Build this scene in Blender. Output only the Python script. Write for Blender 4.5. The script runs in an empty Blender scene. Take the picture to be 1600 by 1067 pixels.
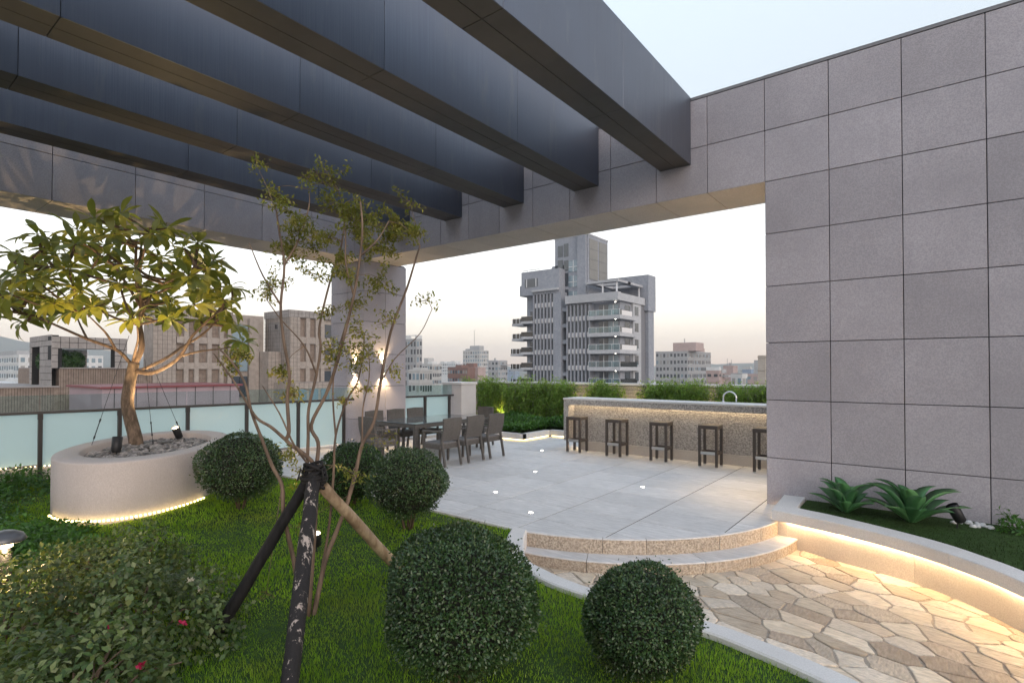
import bpy, bmesh, math, random
import numpy as np
from mathutils import Vector, Matrix
random.seed(7)
RS = np.random.RandomState(11)
R = math.radians
C = bpy.context.scene.collection
SC = bpy.context.scene

# ------------------------------------------------------------------ camera
cam = bpy.data.cameras.new('camera')
cam.sensor_width = 36.0
cam.lens = 19.224
cam.shift_y = 0.0189
cam.shift_x = 0.0
cam.clip_start = 0.05
cam.clip_end = 9000
camo = bpy.data.objects.new('camera', cam)
camo.location = (0, 0, 1.8)
camo.rotation_euler = (R(90.81), 0, R(37.712))
C.objects.link(camo)
SC.camera = camo

# ------------------------------------------------------------------ sky, sun, exposure
SUN_AZ, SUN_EL = 112.0, 6.0            # azimuth clockwise from +Y, elevation
w = bpy.data.worlds.new('World')
SC.world = w
w.use_nodes = True
wn, wl = w.node_tree.nodes, w.node_tree.links
wn.clear()
wo = wn.new('ShaderNodeOutputWorld')
bg = wn.new('ShaderNodeBackground')
sky = wn.new('ShaderNodeTexSky')
sky.sky_type = 'NISHITA'
sky.sun_disc = False
sky.sun_elevation = R(SUN_EL)
sky.sun_rotation = R(SUN_AZ)
sky.altitude = 60
sky.air_density = 1.0
sky.dust_density = 2.2
sky.ozone_density = 2.0
# the twilight sky: the sky model with its huge range compressed, blended with an even
# horizon-to-zenith gradient (the same in every direction, as after sunset)
gm = wn.new('ShaderNodeGamma'); gm.inputs[1].default_value = 0.38
wl.new(sky.outputs[0], gm.inputs[0])
tcw = wn.new('ShaderNodeTexCoord'); sx = wn.new('ShaderNodeSeparateXYZ')
wl.new(tcw.outputs['Generated'], sx.inputs[0])
gr = wn.new('ShaderNodeValToRGB')
for _ in range(4): gr.color_ramp.elements.new(.5)
for e, (p, c) in zip(gr.color_ramp.elements, ((0.0, (.80, .55, .415)), (.07, (.85, .68, .545)), (.17, (.98, .92, .855)), (.42, (.405, .425, .44)), (.70, (.52, .60, .70)), (1.0, (.56, .67, .81)))):
    e.position = p; e.color = (*c, 1)
wl.new(sx.outputs[2], gr.inputs[0])
mxs = wn.new('ShaderNodeMix'); mxs.data_type = 'RGBA'; mxs.inputs[0].default_value = 0.74
wl.new(gm.outputs[0], mxs.inputs[6]); wl.new(gr.outputs[0], mxs.inputs[7])
wl.new(mxs.outputs[2], bg.inputs[0])
bg.inputs[1].default_value = 0.12
wl.new(bg.outputs[0], wo.inputs[0])

sun = bpy.data.lights.new('sun', 'SUN')
sun.energy = 0.24
sun.angle = R(50)
sun.color = (1.0, 0.86, 0.76)
suno = bpy.data.objects.new('sun', sun)
sd = Vector((math.sin(R(SUN_AZ)) * math.cos(R(SUN_EL)), math.cos(R(SUN_AZ)) * math.cos(R(SUN_EL)), math.sin(R(SUN_EL))))
suno.rotation_euler = (-sd).to_track_quat('-Z', 'Y').to_euler()
C.objects.link(suno)

vs = SC.view_settings
vs.view_transform = 'Standard'
vs.look = 'None'
vs.gamma = 1.0
vs.use_curve_mapping = False
vs.exposure = 3.72
SC.cycles.max_bounces = 10
SC.cycles.diffuse_bounces = 7
SC.cycles.glossy_bounces = 3
SC.cycles.transmission_bounces = 4
SC.cycles.transparent_max_bounces = 12
SC.cycles.volume_bounces = 0
SC.cycles.sample_clamp_indirect = 6.0
SC.cycles.use_denoising = True

# ------------------------------------------------------------------ materials
MATS = {}
def newmat(name):
    m = bpy.data.materials.new(name)
    m.use_nodes = True
    nt = m.node_tree
    b = nt.nodes['Principled BSDF']
    MATS[name] = m
    return m, nt.nodes, nt.links, b

def mixc(n, l, a, b, fac):
    x = n.new('ShaderNodeMix'); x.data_type = 'RGBA'
    for s, v in ((6, a), (7, b)):
        if isinstance(v, (tuple, list)): x.inputs[s].default_value = (*v[:3], 1)
        else: l.new(v, x.inputs[s])
    if isinstance(fac, (int, float)): x.inputs[0].default_value = fac
    else: l.new(fac, x.inputs[0])
    return x.outputs[2]

def ramp(n, l, v, lo, hi):
    r = n.new('ShaderNodeMapRange'); r.clamp = True
    l.new(v, r.inputs[0]); r.inputs[1].default_value = lo; r.inputs[2].default_value = hi
    return r.outputs[0]

def noise(n, l, scale, detail=4, rough=.55, stretch=None, obj=False, dist=0):
    t = n.new('ShaderNodeTexNoise')
    t.inputs['Scale'].default_value = scale; t.inputs['Detail'].default_value = detail
    t.inputs['Roughness'].default_value = rough; t.inputs['Distortion'].default_value = dist
    if obj:
        g = n.new('ShaderNodeTexCoord'); src = g.outputs['Object']
    else:
        g = n.new('ShaderNodeNewGeometry'); src = g.outputs['Position']
    if stretch:
        mp = n.new('ShaderNodeMapping'); mp.inputs['Scale'].default_value = stretch
        l.new(src, mp.inputs[0]); src = mp.outputs[0]
    l.new(src, t.inputs['Vector'])
    return t.outputs[0]

def bump(n, l, b, h, strength, dist=.01):
    x = n.new('ShaderNodeBump'); x.inputs['Strength'].default_value = strength; x.inputs['Distance'].default_value = dist
    l.new(h, x.inputs['Height']); l.new(x.outputs[0], b.inputs['Normal'])

def stone(name, c1, c2, grain=70, mott=1.6, rough=.7, bmp=.35, bdist=.004, per_obj=.0, c3=None, stretch=None, stains=0):
    m, n, l, b = newmat(name)
    f = ramp(n, l, noise(n, l, grain, 3, .6, stretch), .38, .62)
    col = mixc(n, l, c1, c2, f)
    g = ramp(n, l, noise(n, l, mott, 5, .6), .35, .68)
    dk = mixc(n, l, col, c3 or tuple(x * .8 for x in c1), .5)
    col = mixc(n, l, col, dk, g)
    if stains:
        s = ramp(n, l, noise(n, l, 1.1, 6, .7, (2.2, 2.2, .35)), .55, .78)
        mu = n.new('ShaderNodeMath'); mu.operation = 'MULTIPLY'; mu.inputs[1].default_value = stains
        l.new(s, mu.inputs[0])
        col = mixc(n, l, col, tuple(x * .55 for x in c1), mu.outputs[0])
    if per_obj:
        oi = n.new('ShaderNodeObjectInfo')
        h = n.new('ShaderNodeHueSaturation')
        mr = n.new('ShaderNodeMapRange'); mr.inputs[3].default_value = 1 - per_obj; mr.inputs[4].default_value = 1 + per_obj
        l.new(oi.outputs['Random'], mr.inputs[0]); l.new(mr.outputs[0], h.inputs['Value']); l.new(col, h.inputs['Color'])
        col = h.outputs[0]
    l.new(col, b.inputs['Base Color'])
    b.inputs['Roughness'].default_value = rough
    b.inputs['Specular IOR Level'].default_value = .3
    if bmp: bump(n, l, b, noise(n, l, grain * .9, 4, .6, stretch), bmp, bdist)
    return m

def plain(name, col, rough=.6, metal=0, spec=.4, vary=0, scale=8, bmp=0):
    m, n, l, b = newmat(name)
    b.inputs['Base Color'].default_value = (*col, 1)
    if vary:
        f = ramp(n, l, noise(n, l, scale, 5, .65), .3, .7)
        l.new(mixc(n, l, tuple(x * (1 - vary) for x in col), tuple(min(1, x * (1 + vary)) for x in col), f), b.inputs['Base Color'])
    b.inputs['Roughness'].default_value = rough; b.inputs['Metallic'].default_value = metal
    b.inputs['Specular IOR Level'].default_value = spec
    if bmp: bump(n, l, b, noise(n, l, scale * 3, 4, .6), bmp, .005)
    return m

def leafmat(name, cols, trans=.35, rough=.5, spec=.35, big=0):
    """foliage: colour varies from leaf to leaf (mesh island)"""
    m, n, l, b = newmat(name)
    g = n.new('ShaderNodeNewGeometry')
    cr = n.new('ShaderNodeValToRGB')
    while len(cr.color_ramp.elements) < len(cols): cr.color_ramp.elements.new(.5)
    for i, c in enumerate(cols):
        e = cr.color_ramp.elements[i]; e.position = i / (len(cols) - 1); e.color = (*c, 1)
    src = g.outputs['Random Per Island']
    if big:
        oi = n.new('ShaderNodeObjectInfo')
        src = oi.outputs['Random']
    l.new(src, cr.inputs[0])
    col = mixc(n, l, cr.outputs[0], tuple(x * .6 for x in cols[0]), ramp(n, l, noise(n, l, 2.3, 4), .4, .75))
    l.new(col, b.inputs['Base Color'])
    b.inputs['Roughness'].default_value = rough; b.inputs['Specular IOR Level'].default_value = spec
    out = n['Material Output']
    tr = n.new('ShaderNodeBsdfTranslucent')
    l.new(mixc(n, l, col, (cols[-1][0] * 1.6, cols[-1][1] * 1.5, cols[-1][2] * .6), .5), tr.inputs[0])
    ms = n.new('ShaderNodeMixShader'); ms.inputs[0].default_value = trans
    l.new(b.outputs[0], ms.inputs[1]); l.new(tr.outputs[0], ms.inputs[2]); l.new(ms.outputs[0], out.inputs[0])
    return m

def emit(name, col, strength):
    m, n, l, b = newmat(name)
    e = n.new('ShaderNodeEmission'); e.inputs[0].default_value = (*col, 1); e.inputs[1].default_value = strength
    l.new(e.outputs[0], n['Material Output'].inputs[0])
    return m

WARM = (1.0, .70, .36)
GRAN = stone('granite', (.305, .285, .312), (.405, .377, .408), 75, 1.1, .72, .4, .004, .09, stains=.25)
GRANS = stone('granite_soffit', (.44, .39, .34), (.55, .49, .43), 60, 1.2, .75, .25, .003, .05)
JOINTM = plain('joint_mid', (.12, .105, .095), .9)
JOINT = plain('joint', (.012, .012, .013), .9)
CONC = stone('concrete', (.30, .29, .28), (.36, .35, .34), 12, .8, .85, .3)
TILE = stone('paving_granite', (.55, .535, .535), (.69, .67, .67), 34, .9, .62, .6, .005, .08, c3=(.45, .45, .46), stretch=(.14, .7, 1), stains=.3)
STEP = stone('step_granite', (.25, .20, .155), (.57, .48, .385), 48, 2.2, .85, 1.0, .012, .05, c3=(.40, .33, .27))
KERB = stone('white_kerb_stone', (.60, .58, .57), (.70, .68, .67), 90, 1.5, .75, .3, .003, .03)
CREAM = stone('cream_stone', (.50, .45, .41), (.62, .57, .52), 85, 1.3, .75, .4, .004, .03)
PLANT = stone('planter_plaster', (.46, .40, .38), (.55, .49, .47), 80, 1.0, .8, .35, .004, 0, stains=.25)
MORTAR = stone('mortar', (.34, .285, .235), (.43, .37, .31), 40, 2, .9, .4)
FLAGS = [stone('flagstone_%d' % i, c, tuple(min(1, x * 1.35) for x in c), 11, 3.2, .62, .8, .016, .22, c3=d, stretch=s) for i, (c, d, s) in enumerate([
    ((.50, .42, .335), (.44, .33, .235), (1, 5, 1)), ((.46, .385, .31), (.38, .315, .255), (5, 1.4, 1)),
    ((.54, .47, .385), (.48, .38, .27), (1, 3, 1)), ((.40, .325, .26), (.43, .31, .21), (4, 1, 1)), ((.53, .465, .395), (.46, .40, .33), (2, 4, 1))])]
def bronze():
    m, n, l, b = newmat('brushed_bronze')
    s = noise(n, l, 1, 3, .6, (95, 95, .8))
    f = ramp(n, l, s, .35, .65)
    big = ramp(n, l, noise(n, l, .9, 3, .5), .3, .7)
    c = mixc(n, l, (.115, .128, .165), (.16, .178, .22), f)
    c = mixc(n, l, c, (.13, .14, .172), big)
    oi = n.new('ShaderNodeObjectInfo'); hv = n.new('ShaderNodeHueSaturation'); mv = n.new('ShaderNodeMapRange'); mv.inputs[3].default_value = .9; mv.inputs[4].default_value = 1.12
    l.new(oi.outputs['Random'], mv.inputs[0]); l.new(mv.outputs[0], hv.inputs['Value']); l.new(c, hv.inputs['Color']); c = hv.outputs[0]
    c = mixc(n, l, c, (.21, .21, .215), ramp(n, l, noise(n, l, 1.6, 6, .7, (2.4, 2.4, .5)), .56, .86))
    l.new(c, b.inputs['Base Color'])
    b.inputs['Metallic'].default_value = .85
    mr = n.new('ShaderNodeMapRange'); mr.inputs[3].default_value = .42; mr.inputs[4].default_value = .54
    l.new(f, mr.inputs[0]); l.new(mr.outputs[0], b.inputs['Roughness'])
    bump(n, l, b, s, .12, .002)
    return m
BRONZE = bronze()
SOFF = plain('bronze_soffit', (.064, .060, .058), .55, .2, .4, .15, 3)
COPING = plain('coping_metal', (.17, .165, .175), .5, .3)
RAILM = plain('dark_rail', (.055, .05, .05), .45, .4)
def glassy(name, tint, frosted):
    m, n, l, b = newmat(name)
    out = n['Material Output']
    gl = n.new('ShaderNodeBsdfGlossy'); gl.inputs['Roughness'].default_value = .03 if not frosted else .12
    fr = n.new('ShaderNodeFresnel'); fr.inputs[0].default_value = 1.5
    if frosted:
        d = n.new('ShaderNodeBsdfDiffuse'); d.inputs[0].default_value = (*tint, 1)
        t = n.new('ShaderNodeBsdfTranslucent'); t.inputs[0].default_value = (*tint, 1)
        a = n.new('ShaderNodeMixShader'); a.inputs[0].default_value = .6
        l.new(d.outputs[0], a.inputs[1]); l.new(t.outputs[0], a.inputs[2])
        tp = n.new('ShaderNodeBsdfTransparent'); tp.inputs[0].default_value = (.72, .9, .9, 1)
        a2 = n.new('ShaderNodeMixShader'); a2.inputs[0].default_value = .34
        l.new(a.outputs[0], a2.inputs[1]); l.new(tp.outputs[0], a2.inputs[2]); base = a2
    else:
        base = n.new('ShaderNodeBsdfTransparent'); base.inputs[0].default_value = (*tint, 1)
    ms = n.new('ShaderNodeMixShader')
    l.new(fr.outputs[0], ms.inputs[0]); l.new(base.outputs[0], ms.inputs[1]); l.new(gl.outputs[0], ms.inputs[2])
    l.new(ms.outputs[0], out.inputs[0])
    return m
FROST = glassy('frosted_glass', (.80, .91, .92), True)
CLEAR = glassy('clear_glass', (.82, .92, .92), False)
LED = emit('led_warm', WARM, 5)
LEDS = emit('led_soft', (1, .74, .30), .85)
LEDB = emit('led_bar', WARM, 4)
LEDBAR = emit('led_counter', (1, .78, .48), 3.2)
LEDW = emit('led_white', (1, .93, .8), 3)
LAMP = emit('lamp_warm', (1, .74, .42), 2)
BLACK = plain('black_metal', (.02, .02, .022), .5, .3)
STEEL = plain('steel', (.55, .55, .55), .3, .9)
CHROME = plain('chrome', (.75, .75, .76), .12, 1.0)
WICK_N = None
def wicker():
    m, n, l, b = newmat('wicker')
    tc = n.new('ShaderNodeTexCoord'); mp = n.new('ShaderNodeMapping')
    mp.inputs['Rotation'].default_value = (0, R(45), R(45)); l.new(tc.outputs['Object'], mp.inputs[0])
    wv = n.new('ShaderNodeTexWave'); wv.inputs['Scale'].default_value = 22; wv.inputs['Distortion'].default_value = .4
    l.new(mp.outputs[0], wv.inputs[0])
    c = mixc(n, l, (.05, .045, .043), (.135, .122, .114), wv.outputs[1])
    c = mixc(n, l, c, (.07, .062, .055), ramp(n, l, noise(n, l, 30, 3), .4, .7))
    l.new(c, b.inputs['Base Color']); b.inputs['Roughness'].default_value = .55
    bump(n, l, b, wv.outputs[1], .5, .004)
    return m
WICK = wicker()
CUSH = plain('seat_weave', (.15, .14, .14), .7, 0, .3, .2, 40, .3)
STOOLM = plain('stool_wood', (.075, .061, .054), .5, 0, .35, .15, 12)
TABLEG = plain('table_glass', (.10, .12, .13), .04, 0, .8)
LAWNM = stone('lawn_soil', (.02, .045, .008), (.04, .085, .016), 30, 2, .95, .5)
def tint_patches(m, c, sc, lo, hi, k):
    n, l = m.node_tree.nodes, m.node_tree.links
    b = n['Principled BSDF']; src = b.inputs['Base Color'].links[0].from_socket
    mu = n.new('ShaderNodeMath'); mu.operation = 'MULTIPLY'; mu.inputs[1].default_value = k; l.new(ramp(n, l, noise(n, l, sc, 5, .65), lo, hi), mu.inputs[0])
    l.new(mixc(n, l, src, c, mu.outputs[0]), b.inputs['Base Color'])
GRASS = leafmat('grass_blade', [(.12, .28, .014), (.20, .43, .022), (.29, .53, .035), (.36, .46, .07)], .45, .6, .2)
tint_patches(GRASS, (.27, .26, .06), 1.3, .48, .7, .7)
tint_patches(GRASS, (.06, .16, .014), .9, .45, .7, .55)
BUSHL = leafmat('clipped_leaf', [(.014, .04, .012), (.028, .07, .02), (.048, .10, .03), (.11, .155, .06)], .12, .38, .5)
tint_patches(BUSHL, (.10, .07, .03), 3.0, .58, .74, .55)
BUSHL2 = leafmat('clipped_leaf_green', [(.012, .04, .008), (.025, .075, .012), (.04, .10, .018)], .15, .42, .45)
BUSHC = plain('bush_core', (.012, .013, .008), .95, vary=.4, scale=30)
BOUG = leafmat('bougainvillea_leaf', [(.028, .055, .016), (.055, .105, .028), (.09, .15, .04), (.14, .19, .065), (.22, .25, .11)], .28, .45, .45)
GCOV = leafmat('ground_cover_leaf', [(.035, .10, .018), (.065, .17, .03), (.10, .23, .05)], .35, .45, .4)
BAMB = leafmat('bamboo_leaf', [(.07, .16, .025), (.14, .28, .045), (.22, .37, .07), (.34, .43, .12)], .35, .5, .35)
PLUM = leafmat('plumeria_leaf', [(.10, .15, .028), (.16, .21, .04), (.24, .275, .06), (.33, .32, .09)], .42, .36, .5, big=1)
PLUMS = leafmat('plumeria_leaf_far', [(.10, .15, .028), (.16, .21, .04), (.24, .275, .06), (.33, .32, .09)], .42, .36, .5)
YOUNG = leafmat('young_tree_leaf', [(.06, .095, .02), (.11, .16, .03), (.19, .21, .05), (.32, .28, .08)], .4, .5, .3)
BARK = stone('bark_grey', (.085, .062, .045), (.21, .15, .11), 22, 4, .85, .8, .01, 0, stretch=(1, 1, .35))
BARK2 = stone('bark_smooth', (.10, .068, .05), (.22, .152, .11), 18, 3, .7, .4, .006, 0, stretch=(1, 1, .2))
POLEB = stone('stake_black', (.005, .0045, .005), (.016, .014, .015), 30, 3, .75, .8, .008, 0, stretch=(1, 1, .15))
def peel():
    m, n, l, b = newmat('stake_peeling')
    f = ramp(n, l, noise(n, l, 6, 6, .7, (3.2, 3.2, .55), dist=.5), .56, .60)
    c = mixc(n, l, (.010, .008, .009), (.36, .30, .27), f)
    l.new(c, b.inputs['Base Color']); b.inputs['Roughness'].default_value = .8
    bump(n, l, b, noise(n, l, 14, 6, .7, (3, 3, .4)), .8, .012)
    return m
PEEL = peel()
POLET = stone('stake_bare', (.24, .165, .10), (.46, .35, .23), 14, 5, .75, .6, .008, 0, c3=(.11, .07, .045), stretch=(1, 1, .5))
PEB = [stone('pebble', (.13, .12, .12), (.33, .30, .29), 25, 5, .55, .2, .003)]
def vary_islands(m, lo, hi):
    n, l = m.node_tree.nodes, m.node_tree.links; b = n['Principled BSDF']; src = b.inputs['Base Color'].links[0].from_socket
    g = n.new('ShaderNodeNewGeometry'); h = n.new('ShaderNodeHueSaturation'); mr = n.new('ShaderNodeMapRange'); mr.inputs[3].default_value = lo; mr.inputs[4].default_value = hi
    l.new(g.outputs['Random Per Island'], mr.inputs[0]); l.new(mr.outputs[0], h.inputs['Value']); l.new(src, h.inputs['Color']); l.new(h.outputs[0], b.inputs['Base Color'])
vary_islands(PEB[0], .35, 1.7)
vary_islands(MOSA, .75, 1.2) if 0 else None
PIER = stone('pale_pier_stone', (.52, .49, .485), (.60, .57, .56), 85, 1.3, .75, .3, .003, .03)
SPLIT = stone('split_granite', (.24, .225, .215), (.55, .52, .495), 38, 3, .85, .5, .008, 0, c3=(.35, .33, .315))
AGAV = leafmat('agave_leaf', [(.07, .21, .08), (.11, .29, .11), (.16, .36, .14)], .12, .38, .5, big=1)
ROPE = plain('rope_black', (.015, .013, .013), .9)
FLOWR = plain('magenta_petal', (.35, .012, .06), .6)
FLOWW = plain('white_petal', (.6, .56, .45), .6)
MOSA = stone('parapet_tile', (.30, .28, .25), (.44, .41, .37), 30, 2, .7, .3, .004, .08)

# ------------------------------------------------------------------ geometry helpers
ORG = {}
def org(o): return ORG.get(o.name, (0, 0, 0)) if o else (0, 0, 0)

class MB:
    def __init__(s): s.v = []; s.f = []; s.m = []
    def add(s, v, f, mi=0):
        k = len(s.v); s.v += [tuple(p) for p in v]; s.f += [tuple(i + k for i in q) for q in f]; s.m += [mi] * len(f)
    def box(s, x0, x1, y0, y1, z0, z1, mi=0):
        s.add([(x0, y0, z0), (x1, y0, z0), (x1, y1, z0), (x0, y1, z0), (x0, y0, z1), (x1, y0, z1), (x1, y1, z1), (x0, y1, z1)],
              [(0, 3, 2, 1), (4, 5, 6, 7), (0, 1, 5, 4), (1, 2, 6, 5), (2, 3, 7, 6), (3, 0, 4, 7)], mi)
    def cbox(s, x0, x1, y0, y1, z0, z1, c=.006, mi=0):
        """box with chamfered vertical edges and top edges"""
        p = [(x0 + c, y0), (x1 - c, y0), (x1, y0 + c), (x1, y1 - c), (x1 - c, y1), (x0 + c, y1), (x0, y1 - c), (x0, y0 + c)]
        s.poly(p, z0, z1, c, mi)
    def poly(s, p, z0, z1, c=.004, mi=0, inset=None):
        """upright prism of a counter-clockwise outline with a chamfered top edge"""
        n = len(p)
        q = inset_poly(p, c) if c else p
        v = [(a, b, z0) for a, b in p] + [(a, b, z1 - c) for a, b in p] + ([(a, b, z1) for a, b in q] if c else [])
        f = [(i, (i + 1) % n, n + (i + 1) % n, n + i) for i in range(n)]
        if c:
            f += [(n + i, n + (i + 1) % n, 2 * n + (i + 1) % n, 2 * n + i) for i in range(n)]
            f.append(tuple(range(2 * n, 3 * n)))
        else: f.append(tuple(range(n, 2 * n)))
        f.append(tuple(range(n - 1, -1, -1)))
        s.add(v, f, mi)
    def bar(s, p, q, w, h, mi=0, up=(0, 0, 1)):
        p, q = Vector(p), Vector(q); d = (q - p).normalized(); u = Vector(up)
        if abs(d.dot(u)) > .98: u = Vector((0, 1, 0))
        a = d.cross(u).normalized(); b = a.cross(d).normalized()
        v = []
        for o in (p, q):
            for sa, sb in ((-1, -1), (1, -1), (1, 1), (-1, 1)): v.append(o + a * sa * w / 2 + b * sb * h / 2)
        s.add(v, [(0, 1, 5, 4), (1, 2, 6, 5), (2, 3, 7, 6), (3, 0, 4, 7), (3, 2, 1, 0), (4, 5, 6, 7)], mi)
    def tube(s, pts, rad, n=8, mi=0, cap=True):
        pts = [Vector(p) for p in pts]
        if not isinstance(rad, (list, tuple)): rad = [rad] * len(pts)
        a = None; v = []; f = []
        for i, p in enumerate(pts):
            d = (pts[min(i + 1, len(pts) - 1)] - pts[max(i - 1, 0)]).normalized()
            if a is None:
                a = d.cross(Vector((0, 0, 1)))
                if a.length < .05: a = d.cross(Vector((0, 1, 0)))
                a.normalize()
            else: a = (a - d * a.dot(d)).normalized()
            b = d.cross(a)
            for k in range(n):
                t = 2 * math.pi * k / n
                v.append(p + (a * math.cos(t) + b * math.sin(t)) * rad[i])
        for i in range(len(pts) - 1):
            for k in range(n):
                f.append((i * n + k, i * n + (k + 1) % n, (i + 1) * n + (k + 1) % n, (i + 1) * n + k))
        if cap:
            f.append(tuple(range(n - 1, -1, -1))); f.append(tuple((len(pts) - 1) * n + k for k in range(n)))
        s.add(v, f, mi)
    def lathe(s, prof, n=24, cx=0, cy=0, mi=0):
        v = []; f = []
        for r, z in prof:
            for k in range(n):
                t = 2 * math.pi * k / n; v.append((cx + r * math.cos(t), cy + r * math.sin(t), z))
        for i in range(len(prof) - 1):
            for k in range(n): f.append((i * n + k, i * n + (k + 1) % n, (i + 1) * n + (k + 1) % n, (i + 1) * n + k))
        s.add(v, f, mi)
    def mesh(s, name, mats, o=(0, 0, 0), smooth=False):
        me = bpy.data.meshes.new(name)
        me.from_pydata([(a - o[0], b - o[1], c - o[2]) for a, b, c in s.v], [], s.f)
        for m in (mats if isinstance(mats, (list, tuple)) else [mats]): me.materials.append(m)
        if any(s.m): me.polygons.foreach_set('material_index', s.m)
        if smooth: me.polygons.foreach_set('use_smooth', [True] * len(s.f))
        me.update()
        return me
    def build(s, name, mats, parent=None, smooth=False, loc=None):
        o = loc if loc else org(parent)
        ob = bpy.data.objects.new(name, s.mesh(name, mats, o, smooth))
        C.objects.link(ob)
        if parent: ob.parent = parent; ORG[ob.name] = o
        elif loc: ob.location = loc; ORG[ob.name] = loc
        return ob

def inset_poly(p, c):
    n = len(p); out = []
    for i in range(n):
        a, b, d = Vector(p[i - 1]), Vector(p[i]), Vector(p[(i + 1) % n])
        e1 = (b - a).normalized(); e2 = (d - b).normalized()
        n1 = Vector((-e1.y, e1.x)); n2 = Vector((-e2.y, e2.x))
        m = n1 + n2
        k = c / max(.35, (1 + n1.dot(n2))) if m.length > 1e-6 else 0
        out.append((b.x + m.x * k, b.y + m.y * k))
    return out

def clip(poly, px, py, nx, ny):
    """keep the side where (p - (px,py)) . n <= 0"""
    out = []
    for i in range(len(poly)):
        a, b = poly[i - 1], poly[i]
        da = (a[0] - px) * nx + (a[1] - py) * ny; db = (b[0] - px) * nx + (b[1] - py) * ny
        if (da <= 0) != (db <= 0):
            t = da / (da - db); out.append((a[0] + (b[0] - a[0]) * t, a[1] + (b[1] - a[1]) * t))
        if db <= 0: out.append(b)
    return out
def clip_convex(poly, conv):
    for i in range(len(conv)):
        a, b = conv[i - 1], conv[i]
        poly = clip(poly, a[0], a[1], b[1] - a[1], -(b[0] - a[0]))
        if len(poly) < 3: return []
    q = []
    for p in poly:
        if not q or math.hypot(p[0] - q[-1][0], p[1] - q[-1][1]) > 1e-4: q.append(p)
    if len(q) > 2 and math.hypot(q[0][0] - q[-1][0], q[0][1] - q[-1][1]) < 1e-4: q.pop()
    return q if len(q) > 2 else []
def area(p): return .5 * sum(p[i - 1][0] * p[i][1] - p[i][0] * p[i - 1][1] for i in range(len(p)))
def crom(pts, k=8):
    P = [Vector(p) for p in pts]; P = [2 * P[0] - P[1]] + P + [2 * P[-1] - P[-2]]; out = []
    for i in range(1, len(P) - 2):
        for j in range(k):
            t = j / k; a, b, c, d = P[i - 1:i + 3]
            out.append(.5 * ((2 * b) + (c - a) * t + (2 * a - 5 * b + 4 * c - d) * t * t + (3 * b - a - 3 * c + d) * t ** 3))
    out.append(P[-2]); return out

def thing(name, label, cat, loc=(0, 0, 0), rz=0, group=None, kind=None):
    o = bpy.data.objects.new(name, None); C.objects.link(o)
    o.location = loc; o.rotation_euler = (0, 0, rz); o['label'] = label; o['category'] = cat
    o.empty_display_size = .1
    if group: o['group'] = group
    if kind: o['kind'] = kind
    ORG[o.name] = tuple(loc)
    return o
def tag(o, label, cat, group=None, kind=None):
    o['label'] = label; o['category'] = cat
    if group: o['group'] = group
    if kind: o['kind'] = kind
    return o
def struct(o, label=None, cat=None):
    o['kind'] = 'structure'
    if label: o['label'] = label
    if cat: o['category'] = cat
    return o
def dup(root, loc, rz, label):
    r = root.copy(); C.objects.link(r); r.location = loc; r.rotation_euler = (0, 0, rz); r['label'] = label
    for ch in list(root.children):
        c = ch.copy(); C.objects.link(c); c.parent = r
        for g in ch.children:
            d = g.copy(); C.objects.link(d); d.parent = c
    return r

def np_mesh(name, V, F, mat, smooth=False):
    """V (n,3), F (m,k) all faces with k corners"""
    me = bpy.data.meshes.new(name)
    V = np.ascontiguousarray(V, dtype=np.float32); F = np.ascontiguousarray(F, dtype=np.int32)
    me.vertices.add(len(V)); me.vertices.foreach_set('co', V.ravel())
    me.loops.add(F.size); me.loops.foreach_set('vertex_index', F.ravel())
    me.polygons.add(len(F)); me.polygons.foreach_set('loop_start', np.arange(0, F.size, F.shape[1], dtype=np.int32))
    me.materials.append(mat)
    me.update(calc_edges=True)
    if smooth: me.polygons.foreach_set('use_smooth', np.ones(len(F), dtype=bool))
    return me
def np_obj(name, me, parent=None, o=(0, 0, 0)):
    ob = bpy.data.objects.new(name, me); C.objects.link(ob)
    if parent: ob.parent = parent
    return ob
def norm(a): return a / np.maximum(np.linalg.norm(a, axis=1, keepdims=True), 1e-9)
def leaf_arrays(P, D, N, L, W, fold=.25):
    """leaves as two quads folded along the midrib: P base, D axis, N normal"""
    D = norm(D); S = norm(np.cross(D, N)); N = np.cross(S, D)
    L = np.asarray(L).reshape(-1, 1); W = np.asarray(W).reshape(-1, 1)
    b = P; t = P + D * L - N * L * .12
    m = P + D * L * .5
    a1 = P + D * L * .45 + S * W * .5 + N * W * fold; a2 = P + D * L * .45 - S * W * .5 + N * W * fold
    V = np.stack([b, a1, t, a2, m], 1).reshape(-1, 3)
    k = np.arange(len(P))[:, None] * 5
    F = np.stack([k + np.array([0, 1, 2, 4]), k + np.array([0, 4, 2, 3])], 1).reshape(-1, 4)
    return V, F
def quad_leaves(P, D, N, L, W):
    D = norm(D); S = norm(np.cross(D, N)); L = np.asarray(L).reshape(-1, 1); W = np.asarray(W).reshape(-1, 1)
    V = np.stack([P, P + D * L * .5 + S * W * .5, P + D * L, P + D * L * .5 - S * W * .5], 1).reshape(-1, 3)
    F = (np.arange(len(P))[:, None] * 4 + np.arange(4)[None])
    return V, F
def rdir(n): return norm(RS.normal(size=(n, 3)))

def spot(loc, aim, energy, size=60, col=WARM, blend=.6, rad=.03):
    l = bpy.data.lights.new('spot_lamp', 'SPOT'); l.energy = energy; l.spot_size = R(size); l.spot_blend = blend; l.color = col; l.shadow_soft_size = rad
    o = bpy.data.objects.new('spot_lamp', l); o.location = loc
    o.rotation_euler = (Vector(aim) - Vector(loc)).to_track_quat('-Z', 'Y').to_euler(); C.objects.link(o); return o
def parent_keep(o, t):
    o.parent = t; L = ORG[t.name]; o.location = (o.location[0] - L[0], o.location[1] - L[1], o.location[2] - L[2])
HAZE_D = 0.00032
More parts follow.
